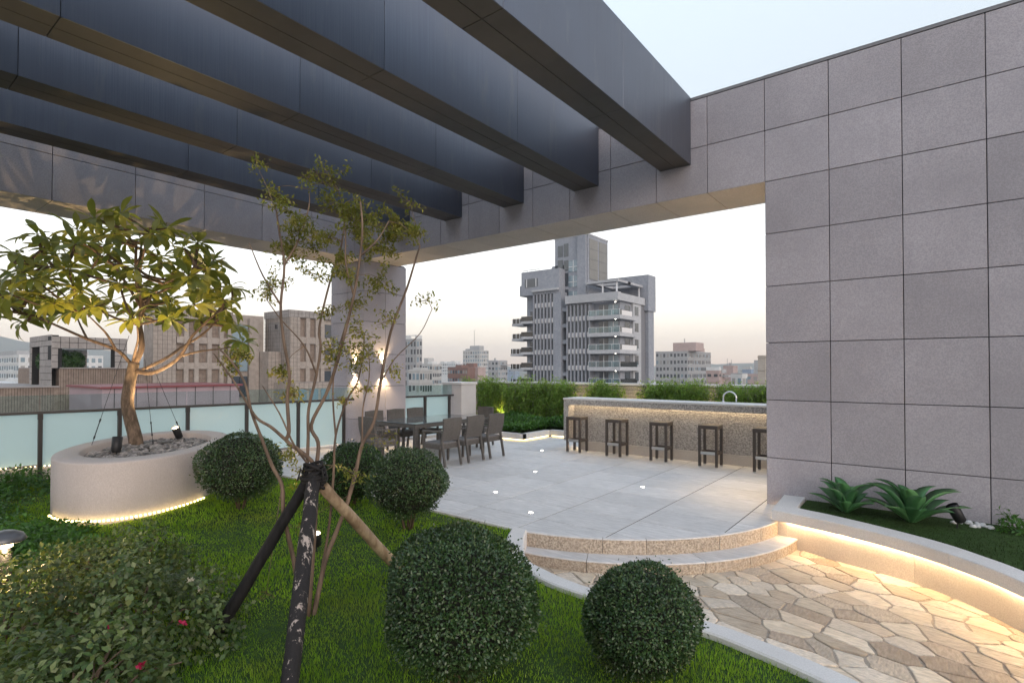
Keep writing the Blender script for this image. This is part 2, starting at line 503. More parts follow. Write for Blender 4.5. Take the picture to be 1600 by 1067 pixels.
# ================================================================== SETTING: ground, roof slab, terrace, steps, path, kerb, lawn
g = MB(); g.box(-3200, 3200, -3200, 3200, -39.2, -38); o = struct(g.build('ground', stone('city_ground', (.22, .21, .20), (.34, .325, .31), .05, .01, .95, 0)), 'grey city ground far below the roof terrace')
b = MB(); b.box(-11.9, 4.5, -5.0, 15.0, -1.0, -.34); b.box(-11.7, 4.3, -4.8, 14.8, -38, -1.0)
struct(b.build('roof_deck', CONC), 'concrete roof deck under the terrace and lawn')

YW = 7.872
TC, TR = (-4.069, 7.484), 2.6176
LC, LR = (-3.789, 7.257), 2.5235
def arc(c, r, x): return c[1] - math.sqrt(max(0, r * r - (x - c[0]) ** 2))
# terrace outline (convex, counter-clockwise)
ed = 0.05
arcpts = []
a0 = math.atan2(4.90 - TC[1], -3.60 - TC[0]); a1 = math.atan2(7.12 - TC[1], -1.49 - TC[0])
for i in range(25):
    a = a0 + (a1 - a0) * i / 24; arcpts.append((TC[0] + (TR - ed) * math.cos(a), TC[1] + (TR - ed) * math.sin(a)))
TERR = [(-11.45, 5.06)] + arcpts + [(-1.50, 7.6), (-1.50, 13.9), (-11.45, 13.9)]
t = MB(); t.poly(TERR, -.33, -.005, 0)
terrace = struct(t.build('terrace', JOINT), 'raised terrace of large pale granite paving')
xs = [-1.845 + .955 * k for k in range(-11, 3)]; ys = [5.43 + .625 * k for k in range(-2, 15)]
for i in range(len(xs) - 1):
    for j in range(len(ys) - 1):
        gp = .0065
        p = [(xs[i] + gp, ys[j] + gp), (xs[i + 1] - gp, ys[j] + gp), (xs[i + 1] - gp, ys[j + 1] - gp), (xs[i] + gp, ys[j + 1] - gp)]
        q = clip_convex(p, TERR)
        if q and abs(area(q)) > .004:
            m = MB(); dz = random.uniform(-.0006, .0006); m.poly(q, -.04, dz, .003); m.build('paving_tile', TILE, terrace)
# strip of edging stone along the lawn side of the terrace
m = MB(); m.poly([(-11.45, 5.0), (-3.63, 4.898), (-3.63, 4.953), (-11.45, 5.055)], -.33, .0, .004)
struct(m.build('kerb', KERB), 'thin stone edging between the lawn and terrace')

# steps ------------------------------------------------------------
steps = thing('stone_steps', 'two curved rough granite steps from the terrace down to flagstones', 'steps', (-2.6, 5.4, -.3), kind='thing')
def sector(c, r0, r1, a, b, z0, z1, ch=.006, n=10):
    out = [(c[0] + r1 * math.cos(a + (b - a) * i / n), c[1] + r1 * math.sin(a + (b - a) * i / n)) for i in range(n + 1)]
    inn = [(c[0] + r0 * math.cos(b - (b - a) * i / n), c[1] + r0 * math.sin(b - (b - a) * i / n)) for i in range(n + 1)]
    m = MB(); m.poly(out + inn, z0, z1, ch); return m
def angx(c, r, x): return -math.acos(max(-1, min(1, (x - c[0]) / r)))
cuts = [angx(TC, TR, x) for x in (-3.62, -2.80, -2.42, -1.86, -1.58)] + [a1]
for i in range(5):
    sector(TC, TR - .055, TR, cuts[i] + .0012, cuts[i + 1] - .0012, -.30, -.014, .004).build('step_riser', STEP, steps)
    sector(TC, TR - .055, TR + .002, cuts[i] + .0012, cuts[i + 1] - .0012, -.0138, .0, .004).build('step_edge', TILE, steps)
lcuts = [angx(LC, LR, x) for x in (-3.56, -2.84, -1.86, -1.55, -1.32)] + [math.atan2(7.08 - LC[1], 2.52)]
for i in range(5):
    a, b = lcuts[i] + .0012, lcuts[i + 1] - .0012
    n = 10; out = []; inn = []
    for k in range(n + 1):
        t_ = a + (b - a) * k / n; p = (LC[0] + LR * math.cos(t_), LC[1] + LR * math.sin(t_)); out.append(p)
        d = Vector((p[0] - TC[0], p[1] - TC[1])).normalized() * (TR - .02); inn.append((TC[0] + d.x, TC[1] + d.y))
    m = MB(); m.poly(out + inn[::-1], -.30, -.178, .004); m.build('step_riser', STEP, steps)
    m = MB(); m.poly([(LC[0] + (p[0] - LC[0]) * 1.002, LC[1] + (p[1] - LC[1]) * 1.002) for p in out] + inn[::-1], -.1778, -.163, .004); m.build('step_tread', TILE, steps)

# kerb curve and path ------------------------------------------------
KL = [(-3.80, 4.93), (-3.60, 4.57), (-3.20, 4.13), (-2.76, 3.90), (-2.43, 3.82), (-2.05, 3.80), (-1.65, 3.79), (-1.28, 3.78), (-1.03, 3.74), (-.5, 3.59), (.1, 3.28), (.7, 2.75), (1.2, 2.1), (1.7, 1.2)]
KP = [(-3.60, 4.93), (-3.44, 4.66), (-3.08, 4.21), (-2.72, 4.05), (-2.38, 3.97), (-2.02, 3.95), (-1.62, 3.95), (-1.25, 3.94), (-.98, 3.90), (-.42, 3.74), (.2, 3.41), (.83, 2.85), (1.35, 2.18), (1.86, 1.27)]
kl, kp = [tuple(p) for p in crom(KL, 6)], [tuple(p) for p in crom(KP, 6)]
m = MB(); n = len(kl); c = .012
prof = []
for i in range(n):
    a, b = Vector(kl[i]), Vector(kp[i]); d = (b - a).normalized()
    prof.append([(*a, -.36), (*a, .012 - c), (*(a + d * c), .012), (*(b - d * c), .012), (*b, .012 - c), (*b, -.36)])
v = [p for r_ in prof for p in r_]; f = []
for i in range(n - 1):
    for k in range(5): f.append((i * 6 + k, i * 6 + k + 1, (i + 1) * 6 + k + 1, (i + 1) * 6 + k))
m.add(v, f); m.add(prof[0], [(0, 1, 2, 3, 4, 5)])
struct(m.build('kerb', KERB), 'white stone kerb curving between the lawn and the flagstone path')

# path
PZ = -.285
m = MB(); m.poly([(-3.9, 3.0), (3.6, .2), (3.6, 7.0), (-1.0, 7.4), (-3.9, 6.2)], -.33, PZ - .009, 0)
path = struct(m.build('path', MORTAR), 'path of irregular tan flagstones')
rnd = random.Random(5)
pts = []
ang = R(-24); ca, sa = math.cos(ang), math.sin(ang); st = 1.5
tries = 0
while tries < 40000 and len(pts) < 640:
    tries += 1
    x, y = rnd.uniform(-4.2, 2.6), rnd.uniform(2.2, 7.3)
    u, v_ = (x * ca + y * sa) / st, (-x * sa + y * ca)
    r_ = rnd.choice([.16, .135, .135, .11, .08])
    if all((u - p[2]) ** 2 + (v_ - p[3]) ** 2 > (.5 * (r_ + p[4]) * 1.15) ** 2 for p in pts): pts.append((x, y, u, v_, r_))
nst = 0
import bisect
klx = [p[0] for p in kp]
def kerb_y(x):
    i = min(max(bisect.bisect(klx, x), 1), len(kp) - 1); a, b = kp[i - 1], kp[i]
    return a[1] + (b[1] - a[1]) * (x - a[0]) / (b[0] - a[0] + 1e-9)
CO = [(-1.60, 7.872), (-1.53, 6.96), (-1.15, 6.86), (-.77, 6.74), (-.43, 6.60), (-.11, 6.42), (.27, 6.10), (.53, 5.77), (.82, 5.25), (1.02, 4.65), (1.12, 3.9), (1.12, 3.0)]
wallline = [tuple(p) for p in crom(CO[1:], 6)]
def wall_y(x):
    ys_ = [q[1] for q in wallline if abs(q[0] - x) < .12]
    return min(ys_) if ys_ else (7.2 if x < -1.5 else 3.0)
for (x, y, u, v_, r_) in pts:
    if x > -3.6 and x < 1.8 and y < kerb_y(x) - .25: continue
    if x > 1.35 or (x > -1.5 and y > wall_y(min(x, 1.1)) + .5): continue
    if math.hypot(x - LC[0], y - LC[1]) < LR - .35: continue
    q = [(u - 1, v_ - 1), (u + 1, v_ - 1), (u + 1, v_ + 1), (u - 1, v_ + 1)]
    for p in pts:
        if p[0] == x and p[1] == y: continue
        du, dv = p[2] - u, p[3] - v_; d2 = du * du + dv * dv
        if d2 > 1.4: continue
        d = math.sqrt(d2); gap = .004 + .002 * ((p[4] + r_) > .3)
        q = clip(q, u + du / d * (d / 2 - gap), v_ + dv / d * (d / 2 - gap), du / d, dv / d)
        if len(q) < 3: break
    if len(q) < 3: continue
    # knock the corners off a little
    qq = []
    for i in range(len(q)):
        a, b, c_ = Vector(q[i - 1]), Vector(q[i]), Vector(q[(i + 1) % len(q)])
        k1 = min(.3, .014 / max(.001, (a - b).length)) * rnd.uniform(.3, 1.8); k2 = min(.3, .014 / max(.001, (c_ - b).length)) * rnd.uniform(.3, 1.8)
        qq += [b + (a - b) * k1, b + (c_ - b) * k2]
        if (c_ - b).length > .12:
            e_ = (c_ - b); nn_ = Vector((-e_.y, e_.x)).normalized()
            for t_ in (.36, .66): qq.append(b + e_ * t_ + nn_ * rnd.uniform(-.001, .009))
    poly = [((p.x * st) * ca - p.y * sa, (p.x * st) * sa + p.y * ca) for p in qq]
    if area(poly) < .006: continue
    m = MB(); m.poly(poly, PZ - .03, PZ + rnd.uniform(-.004, .006), .005)
    m.build('flagstone', FLAGS[rnd.choice([0, 0, 1, 2, 2, 3, 4, 4])], path); nst += 1
print('flagstones', nst)

# lawn ----------------------------------------------------------------
def lawn_z(x, y):
    # gentle mounds; always a little below the kerb and terrace edges
    e = 1.0
    z = -.035 + .05 * math.sin(x * 1.1 + 1.3) * math.sin(y * 1.3 + .4) + .045
    top = lawn_top(x); k = min(1.0, max(0.0, (top - y) / .9))
    return -.035 * (1 - k) + z * k * e
llx = [p[0] for p in kl]
def lawn_top(x):
    if x <= -3.80: return 4.99
    i = min(max(bisect.bisect(llx, x), 1), len(kl) - 1); a, b = kl[i - 1], kl[i]
    return a[1] + (b[1] - a[1]) * (x - a[0]) / (b[0] - a[0] + 1e-9)
lx = sorted(set([round(-11.75 + .16 * k, 3) for k in range(50)] + [round(-3.8 + .05 * k, 3) for k in range(110)]))
NV = 60; v = []; f = []
for i, x in enumerate(lx):
    top = lawn_top(x) + .02; bot = -3.2
    for j in range(NV):
        t_ = 1 - (1 - j / (NV - 1)) ** 1.6; y = bot + (top - bot) * t_
        v.append((x, y, lawn_z(x, y)))
for i in range(len(lx) - 1):
    for j in range(NV - 1): f.append((i * NV + j, (i + 1) * NV + j, (i + 1) * NV + j + 1, i * NV + j + 1))
m = MB(); m.add(v, f)
struct(m.build('lawn', LAWNM, smooth=True), 'green roof lawn rising in low mounds')
# ================================================================== ARCHITECTURE
def panel(m, axis, sgn, c, u0, u1, w0, w1, th=.03, ch=.004):
    """one chamfered cladding panel. axis: 0 face at X=c, 1 face at Y=c, 2 face at Z=c; sgn = outward direction"""
    def P(u, w_, d):
        if axis == 0: return (c + d, u, w_)
        if axis == 1: return (u, c + d, w_)
        return (u, w_, c + d)
    r0 = [(u0, w0), (u1, w0), (u1, w1), (u0, w1)]
    r1 = [(u0 + ch, w0 + ch), (u1 - ch, w0 + ch), (u1 - ch, w1 - ch), (u0 + ch, w1 - ch)]
    v = [P(*p, -sgn * th) for p in r0] + [P(*p, -sgn * ch) for p in r0] + [P(*p, 0) for p in r1]
    f = [(i, (i + 1) % 4, 4 + (i + 1) % 4, 4 + i) for i in range(4)] + [(4 + i, 4 + (i + 1) % 4, 8 + (i + 1) % 4, 8 + i) for i in range(4)] + [(8, 9, 10, 11)]
    flip = (axis == 1 and sgn > 0) or (axis != 1 and sgn < 0)
    if flip: f = [q[::-1] for q in f]
    m.add(v, f)
def clad(parent, axis, sgn, c, us, ws, mat=GRAN, gap=.0042, name='granite_panel'):
    for i in range(len(us) - 1):
        for j in range(len(ws) - 1):
            m = MB(); panel(m, axis, sgn, c + random.uniform(-.0008, .0008), us[i] + gap, us[i + 1] - gap, ws[j] + gap, ws[j + 1] - gap)
            m.build(name, mat, parent)

ZR = [-.32, .618, 1.383, 2.143, 2.896, 3.60, 4.306, 4.998, 5.70]
# --- the big wall right of the opening
wall = thing('granite_wall', 'tall blank wall of large grey granite panels beside the steps', 'wall', (.8, 8.4, 0), kind='thing')
b = MB(); b.box(-1.76, 4.3, YW + .03, 8.95, -.33, 5.69); b.build('wall_core', JOINT, wall)
xw = [-1.788 + .752 * k for k in range(9)]
clad(wall, 1, -1, YW, xw, ZR)
clad(wall, 0, -1, -1.788, [YW + .004, 8.40, 8.96], ZR)
b = MB(); b.box(-1.80, 4.3, YW - .006, 8.97, 5.703, 5.745)
b.build('coping', COPING, wall)
# --- lintel over the opening
XB = -10.41
la = thing('stone_lintel', 'long granite clad beam spanning the opening above the terrace', 'lintel', (-6, 8.4, 4.3), kind='thing')
b = MB(); b.box(XB - 1.25, -1.80, YW + .03, 8.87, 4.336, 5.69); b.build('lintel_core', JOINT, la)
xa = [-1.788 - .767 * k for k in range(12)][::-1]; xa[0] = XB
clad(la, 1, -1, YW, xa, ZR[6:])
clad(la, 2, -1, 4.306, xa, [YW + .004, 8.895], GRANS)
clad(la, 1, 1, 8.9, xa, ZR[6:])
b = MB(); b.box(XB - 1.28, -1.805, YW - .005, 8.92, 5.703, 5.743); b.build('coping', COPING, la)
# --- lintel on the left
lb = thing('stone_lintel', 'granite clad beam above the glass railing on the far left', 'lintel', (-10.9, 3, 4.3), kind='thing')
b = MB(); b.box(-11.42, XB - .03, -4.8, YW + .02, 4.336, 5.69); b.build('lintel_core', JOINT, lb)
yb = [2.231 + 1.075 * k for k in range(-6, 6)] + [YW]
clad(lb, 0, 1, XB, yb, ZR[6:])
clad(lb, 2, -1, 4.306, [-11.44, XB - .004], yb, GRANS)
clad(lb, 0, -1, -11.45, yb, ZR[6:])
b = MB(); b.box(-11.47, XB + .005, -4.8, YW - .01, 5.703, 5.743); b.build('coping', COPING, lb)
# --- pillar
pl = thing('stone_pillar', 'square granite clad pillar at the corner with two wall lights', 'pillar', (-11, 8.5, 0), kind='thing')
b = MB(); b.box(-11.66, XB - .03, YW + .035, 9.12, -.33, 4.335); b.build('pillar_core', JOINT, pl)
clad(pl, 1, -1, YW + .003, [-11.69, -11.05, XB - .002], ZR[:7])
clad(pl, 0, 1, XB - .003, [YW + .005, 8.51, 9.15], ZR[:7])
clad(pl, 1, 1, 9.152, [-11.69, -11.05, XB - .004], ZR[:7])
# --- pergola beams
ZB0, ZB1 = 4.767, 5.752
jy = [-5.2, -3.102, -.907, 1.288, 3.487, 5.678, YW - .004]
blab = ['nearest dark bronze pergola beam, running under open sky', 'second dark bronze pergola beam from the open sky edge',
        'middle dark bronze pergola beam of the five', 'fourth dark bronze pergola beam, one in from the left lintel', 'dark bronze pergola beam nearest the left granite lintel']
for i in range(5):
    x1 = -2.787 - 1.5125 * i; x0 = x1 - .465; xm = (x0 + x1) / 2
    t = thing('pergola_beam', blab[i], 'beam', (xm, 2, ZB0), group='bronze clad pergola beams', kind='thing')
    b = MB(); b.box(x0 + .012, x1 - .012, jy[0], jy[-1], ZB0 + .012, ZB1 - .012); b.build('beam_core', JOINT, t)
    for k in range(6):
        y0, y1 = jy[k], jy[k + 1]
        for nm, ax, sg, c_, us, ws, mt in (('side_panel', 0, 1, x1, (y0, y1), (ZB0, ZB1), BRONZE), ('side_panel', 0, -1, x0, (y0, y1), (ZB0, ZB1), BRONZE),
                                       ('top_panel', 2, 1, ZB1, (x0 + .014, x1 - .014), (y0, y1), BRONZE),
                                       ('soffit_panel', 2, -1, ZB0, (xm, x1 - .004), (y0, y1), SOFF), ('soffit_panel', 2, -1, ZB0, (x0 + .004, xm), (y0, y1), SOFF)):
            m = MB(); g_ = .003; panel(m, ax, sg, c_, us[0] + g_, us[1] - g_, ws[0] + (g_ if ax == 2 else 0), ws[1] - (g_ if ax == 2 else 0), .011, .002)
            m.build(nm, mt, t)

# --- glass railings along the building edge (the edge runs a little askew)
def rail_pt(y): return -11.6 + .14 * (y - 1.87)
def railing(label, y0, posts, y1, zb0, zb1, end):
    t = thing('glass_railing', label, 'railing', (rail_pt(y0), y0, 0), kind='thing')
    def zb(y): return zb0 + (zb1 - zb0) * (y - y0) / (y1 - y0)
    P = lambda y, dx, z: (rail_pt(y) + dx, y, z)
    m = MB(); m.bar(P(y0, .03, 1.085), P(y1, .03, 1.085), .06, .045); m.build('handrail', RAILM, t)
    for y in posts:
        m = MB(); m.bar(P(y, .03, zb(y) - .15), P(y, .03, 1.062), .055, .055); m.bar(P(y - .035, .03, 1.02), P(y + .035, .03, 1.02), .05, .09)
        m.build('post', RAILM, t)
    bay = [y0] + list(posts) + [y1]
    bay = sorted(set(round(a, 3) for a in bay))
    for a, b_ in zip(bay, bay[1:]):
        if b_ - a < .25: continue
        m = MB(); m.bar(P(a + .006, -.02, (zb((a + b_) / 2) + 1.06) / 2 + .02), P(b_ - .006, -.02, (zb((a + b_) / 2) + 1.06) / 2 + .02), .012, 1.06 - zb((a + b_) / 2) - .03)
        m.build('frosted_pane', FROST, t)
    k = list(bay[::2]) + ([bay[-1]] if bay[-1] not in bay[::2] else [])
    for a, b_ in zip(k, k[1:]):
        m = MB(); m.bar(P(a + .006, -.02, 1.218), P(b_ - .006, -.02, 1.218), .012, .296); m.build('clear_pane', CLEAR, t)
    m = MB(); m.bar(P(y0, -.03, (zb(y0)) - .12), P(y1, -.03, zb(y1) - .12), .1, .24); m.build('base_rail', CREAM, t)
    return t
r1 = railing('long frosted glass railing behind the oval planter, dark posts', -3.2, [2.35 + 1.05 * k for k in range(-5, 6)], YW - .03, .36, .02, None)
m = MB()
for k in range(170):
    y = -3.1 + k * .058
    if y < 2.9: x = rail_pt(y) + .03; z = .36 - .34 * (y + 3.2) / 11.04 + .022; m.box(x - .008, x + .008, y - .008, y + .008, z, z + .012)
m.build('light_strip', LEDS, r1)['kind'] = 'stuff'
r2 = railing('short frosted glass railing between the pillar and cream pier', 9.2, [9.84, 10.62], 10.75, .05, .05, None)

# --- cream pier at the end of the short railing
pr = thing('stone_pier', 'low cream stone pier with white cap beside the bamboo', 'pier', (-10.4, 11.1, 0), kind='thing')
b = MB(); b.box(-10.78, -10.1, 10.83, 11.4, -.33, 1.36); b.build('pier_core', JOINT, pr)
clad(pr, 1, -1, 10.82, [-10.8, -10.44, -10.09], [-.3, .55, 1.37], PIER, .003, 'stone_panel')
clad(pr, 0, 1, -10.085, [10.825, 11.41], [-.3, .55, 1.37], PIER, .003, 'stone_panel')
clad(pr, 0, -1, -10.80, [10.825, 11.41], [-.3, .55, 1.37], PIER, .003, 'stone_panel')
b = MB(); b.cbox(-10.83, -10.06, 10.79, 11.44, 1.372, 1.43, .008); b.build('cap', KERB, pr)

# --- parapet wall behind the bamboo, small tile courses
pa = thing('parapet_wall', 'tiled parapet wall with a white coping behind the bamboo', 'wall', (-7, 14, 0), kind='thing')
def par_y(x): return 13.25 + .1 * (x + 12.2)
nx_ = 10; xe = [-11.7 + 1.38 * k for k in range(12)]
m = MB(); P4 = [(xe[0], par_y(xe[0]) + .03), (xe[-1], par_y(xe[-1]) + .03), (xe[-1], par_y(xe[-1]) + .3), (xe[0], par_y(xe[0]) + .3)]
m.poly(P4, -.33, 1.33, 0); m.build('wall_core', JOINT, pa)
tm = MB()
for r_ in range(14):
    z0 = -.05 + r_ * .098
    for k in range(50):
        a = xe[0] + (xe[-1] - xe[0]) * (k + .5 * (r_ % 2) * .6) / 50; b_ = a + (xe[-1] - xe[0]) / 50 - .008
        b_ = min(b_, xe[-1]); d = random.uniform(0, .006)
        tm.add([(a, par_y(a) - d, z0), (b_, par_y(b_) - d, z0), (b_, par_y(b_) - d, z0 + .09), (a, par_y(a) - d, z0 + .09),
                (a, par_y(a) + .03, z0), (b_, par_y(b_) + .03, z0), (b_, par_y(b_) + .03, z0 + .09), (a, par_y(a) + .03, z0 + .09)],
               [(0, 1, 2, 3), (3, 2, 6, 7), (1, 0, 4, 5), (0, 3, 7, 4), (2, 1, 5, 6)])
o = tm.build('tile_courses', MOSA, pa); o['kind'] = 'stuff'
m = MB(); m.poly([(xe[0], par_y(xe[0]) - .04), (xe[-1], par_y(xe[-1]) - .04), (xe[-1], par_y(xe[-1]) + .34), (xe[0], par_y(xe[0]) + .34)], 1.332, 1.395, .008); m.build('coping', KERB, pa)

# --- planting bed kerb
def polyline_wall(m, pts, th, z0, z1, c=.008):
    n = len(pts); P = [Vector(p) for p in pts]; off = []
    for i in range(n):
        d1 = (P[i] - P[i - 1]).normalized() if i else (P[1] - P[0]).normalized()
        d2 = (P[i + 1] - P[i]).normalized() if i < n - 1 else d1
        n1 = Vector((-d1.y, d1.x)); n2 = Vector((-d2.y, d2.x)); mm = n1 + n2
        off.append(P[i] + mm * (th / max(.3, 1 + n1.dot(n2))))
    m.poly([tuple(p) for p in P] + [tuple(p) for p in off[::-1]], z0, z1, c)
bk = thing('bed_kerb', 'low white stone kerb with light strip around the planting bed', 'kerb', (-8.2, 11.5, 0), kind='thing')
for seg in ([(-10.07, 10.86), (-8.06, 10.86)], [(-8.06, 10.862), (-8.06, 12.05)], [(-8.06, 12.052), (-4.8, 12.2)], [(-4.8, 12.2), (-1.2, 12.3)]):
    m = MB(); polyline_wall(m, seg, .14 if seg[0][1] < 10.9 and seg[1][1] < 10.9 else .14, .045, .185); m.build('kerb_stone', KERB, bk)
m = MB(); polyline_wall(m, [(-10.05, 10.90), (-8.10, 10.90), (-8.10, 12.10), (-4.8, 12.25), (-1.2, 12.35)], .06, -.01, .046, 0); m.build('plinth', CONC, bk)
m = MB()
for a, b_ in (((-10.0, 10.885), (-8.08, 10.885)), ((-8.075, 10.9), (-8.075, 12.0)), ((-8.0, 12.06), (-6.5, 12.13))):
    m.bar((*a, .032), (*b_, .032), .012, .012)
m.build('light_strip', LEDS, bk)
m = MB(); m.poly([(-11.6, 11.0), (-8.2, 11.0), (-8.2, 12.19), (-1.2, 12.5), (-1.2, 14.2), (-11.6, 13.2)], -.3, .15, 0); struct(m.build('bed_soil', LAWNM), 'dark soil of the planting bed under the bamboo')

# --- bar counter
bc = thing('bar_counter', 'long rough granite bar counter with glowing strip under its ledge', 'bar counter', (-4, 10.6, 0), kind='thing')
m = MB(); m.cbox(-6.56, -1.0, 10.34, 10.98, 1.115, 1.15, .006); m.build('counter_top', KERB, bc)
m = MB(); m.cbox(-6.55, -1.0, 10.35, 10.44, 1.0, 1.113, .004); m.build('fascia', SPLIT, bc)
m = MB(); m.cbox(-6.55, -6.43, 10.352, 10.97, .21, 1.0, .004); m.build('end_wall', SPLIT, bc)
def rough_face(m, x0, x1, z0, z1, y, nx, nz, amp):
    rr = random.Random(3)
    v = [(x0 + (x1 - x0) * i / nx, y - rr.random() ** 2 * amp, z0 + (z1 - z0) * j / nz) for j in range(nz + 1) for i in range(nx + 1)]
    m.add(v, [(j * (nx + 1) + i, j * (nx + 1) + i + 1, (j + 1) * (nx + 1) + i + 1, (j + 1) * (nx + 1) + i) for j in range(nz) for i in range(nx)])
m = MB(); rough_face(m, -6.428, -1.0, .20, 1.112, 10.60, 360, 60, .006); m.box(-6.428, -1.0, 10.605, 10.96, .2, 1.11); m.build('front_panel', SPLIT, bc)
for k in range(6):
    m = MB(); x = -6.25 + .9 * k; m.cbox(x, x + .896, 10.585, 10.94, .0, .197, .004); m.build('plinth_stone', CREAM, bc)
m = MB(); m.box(-6.42, -1.0, 10.555, 10.57, 1.085, 1.105); m.build('light_strip', LEDBAR, bc)
m = MB(); m.box(-6.5, -6.3, 10.75, 10.77, .19, .2); m.build('light_strip', LED, bc)
fc = thing('tap', 'chrome arched tap rising behind the bar counter top', 'tap', (-3.1, 10.8, 1.15))
q = [(-3.22, 10.8, 1.15)] + [(-3.10 - .12 * math.cos(a), 10.8, 1.24 + .12 * math.sin(a)) for a in [math.pi * k / 12 for k in range(13)]] + [(-2.98, 10.8, 1.17)]
m = MB(); m.tube(q, .014, 10); m.build('spout', CHROME, fc, True)
m = MB(); m.lathe([(.0, 1.15), (.03, 1.15), (.03, 1.165), (.018, 1.175), (.0, 1.175)], 16, -3.22, 10.8); m.build('base', CHROME, fc, True)

# --- curved raised planter by the big wall
CI = [(-1.33, 7.868), (-1.31, 7.23), (-1.15, 7.17), (-.98, 7.12), (-.5, 6.92), (.03, 6.63), (.33, 6.36), (.56, 6.10), (.98, 5.48), (1.30, 4.75), (1.45, 3.9), (1.45, 3.0)]
co = [(-1.58, 7.866)] + [tuple(p) for p in crom(CO[1:], 6)]
ci = [CI[0]] + [tuple(p) for p in crom(CI[1:], 6)]
rp = thing('raised_planter', 'curved white stone raised planter with light strip under its cap', 'planter', (-.5, 7, 0), kind='thing')
def band(m, A, B, z0, z1, c=.008):
    n = len(A); v = []; f = []
    for a, b_ in zip(A, B):
        a, b_ = Vector(a), Vector(b_); d = (b_ - a).normalized()
        v += [(*a, z0), (*a, z1 - c), (*(a + d * c), z1), (*(b_ - d * c), z1), (*b_, z1 - c), (*b_, z0)]
    for i in range(n - 1):
        for k in range(6): f.append((i * 6 + k, i * 6 + (k + 1) % 6, (i + 1) * 6 + (k + 1) % 6, (i + 1) * 6 + k))
    f += [tuple(range(5, -1, -1)), tuple((n - 1) * 6 + k for k in range(6))]
    m.add(v, [q[::-1] for q in f])
def split_bands(A, B, cutidx, name, mat, z0, z1):
    for s, e in zip(cutidx, cutidx[1:]):
        a, b_ = [Vector(p) for p in A[s:e + 1]], [Vector(p) for p in B[s:e + 1]]
        if s: a[0] = a[0] + (a[1] - a[0]).normalized() * .003; b_[0] = b_[0] + (b_[1] - b_[0]).normalized() * .003
        m = MB(); band(m, [tuple(p) for p in a], [tuple(p) for p in b_], z0, z1); m.build(name, mat, rp)
nn = min(len(co), len(ci))
split_bands(co[:nn], ci[:nn], [0, 28, 43, nn - 1], 'cap_stone', KERB, .032, .152)
bo = []
for i in range(1, nn):
    a, b_ = Vector(co[i]), Vector(ci[i]); d = (b_ - a).normalized(); bo.append(tuple(a + d * .13))
bi = [tuple(Vector(p) + (Vector(ci[i + 1]) - Vector(co[i + 1])).normalized() * .12) for i, p in enumerate(bo)]
bo[0] = (-1.40, 7.08); bi[0] = (-1.36, 7.2)
split_bands(bo, bi, [0, 22, 42, nn - 2], 'wall_stone', CREAM, -.33, .031)
m = MB()
for i in range(len(bo) - 1):
    a, b_ = Vector(bo[i]), Vector(bo[i + 1]); d = (b_ - a).normalized(); nrm = Vector((d.y, -d.x)) * .02
    m.bar((*(a + nrm), .02), (*(b_ + nrm), .02), .012, .012)
m.build('light_strip', LED, rp)
m = MB(); m.poly([(-1.50, 7.06), (-1.375, 7.04), (-1.375, 7.30), (-1.50, 7.30)], -.33, .0305, 0); m.build('wall_stone', CREAM, rp)
m = MB(); m.box(-1.50, -1.48, 7.15, 7.86, .018, .03); m.build('light_strip', LED, rp)
m = MB(); pin = [ci[i] for i in range(1, nn)]
ptop = [(max(p[0], -1.3) if p[0] < 0 else min(p[0], 1.4), YW - .01) for p in pin]
v = [(*p, .11) for p in pin] + [(pin[i][0] if pin[i][1] > 5.4 or i == 0 else 1.45 + .05 * i, YW, .12) for i in range(len(pin))]
k = len(pin); m.add(v, [(i, i + 1, k + i + 1, k + i) for i in range(k - 1)])
m.box(1.45, 4.2, 2.9, YW, -.3, .105)
struct(m.build('bed_soil', LAWNM), 'dark grass bed inside the curved planter by the wall')

# --- oval tree planter
OC = Vector((-9.02, 3.10)); OD = Vector((-.82, .572)).normalized(); OE = Vector((-OD.y, OD.x))
def oval(a, b_, n=72): return [tuple(OC + OD * a * math.cos(2 * math.pi * k / n) + OE * b_ * math.sin(2 * math.pi * k / n)) for k in range(n)]
op = thing('oval_planter', 'big oval plastered planter of grey pebbles holding the large tree', 'planter', (OC.x, OC.y, 0))
OA, OB, IA, IB, OZ = 1.76, .97, 1.34, .72, .715
o_out, o_in = oval(OA, OB), oval(IA, IB)
m = MB(); n = 72; v = []
for (A_, B_, z) in ((OA - .02, OB - .02, -.08), (OA, OB, .05), (OA, OB, OZ - .02), (OA - .006, OB - .006, OZ - .006), (OA - .02, OB - .02, OZ), (IA + .015, IB + .015, OZ), (IA, IB, OZ - .015), (IA, IB, .4)):
    v += [(*p, z) for p in oval(A_, B_)]
f = []
for r_ in range(7):
    for k in range(n): f.append((r_ * n + k, r_ * n + (k + 1) % n, (r_ + 1) * n + (k + 1) % n, (r_ + 1) * n + k))
m.add(v, f); ob = m.build('bowl', PLANT, op, True)
m = MB(); m.add([(*p, .57) for p in oval(IA + .005, IB + .005)], [tuple(range(72))]); m.build('soil', BUSHC, op)
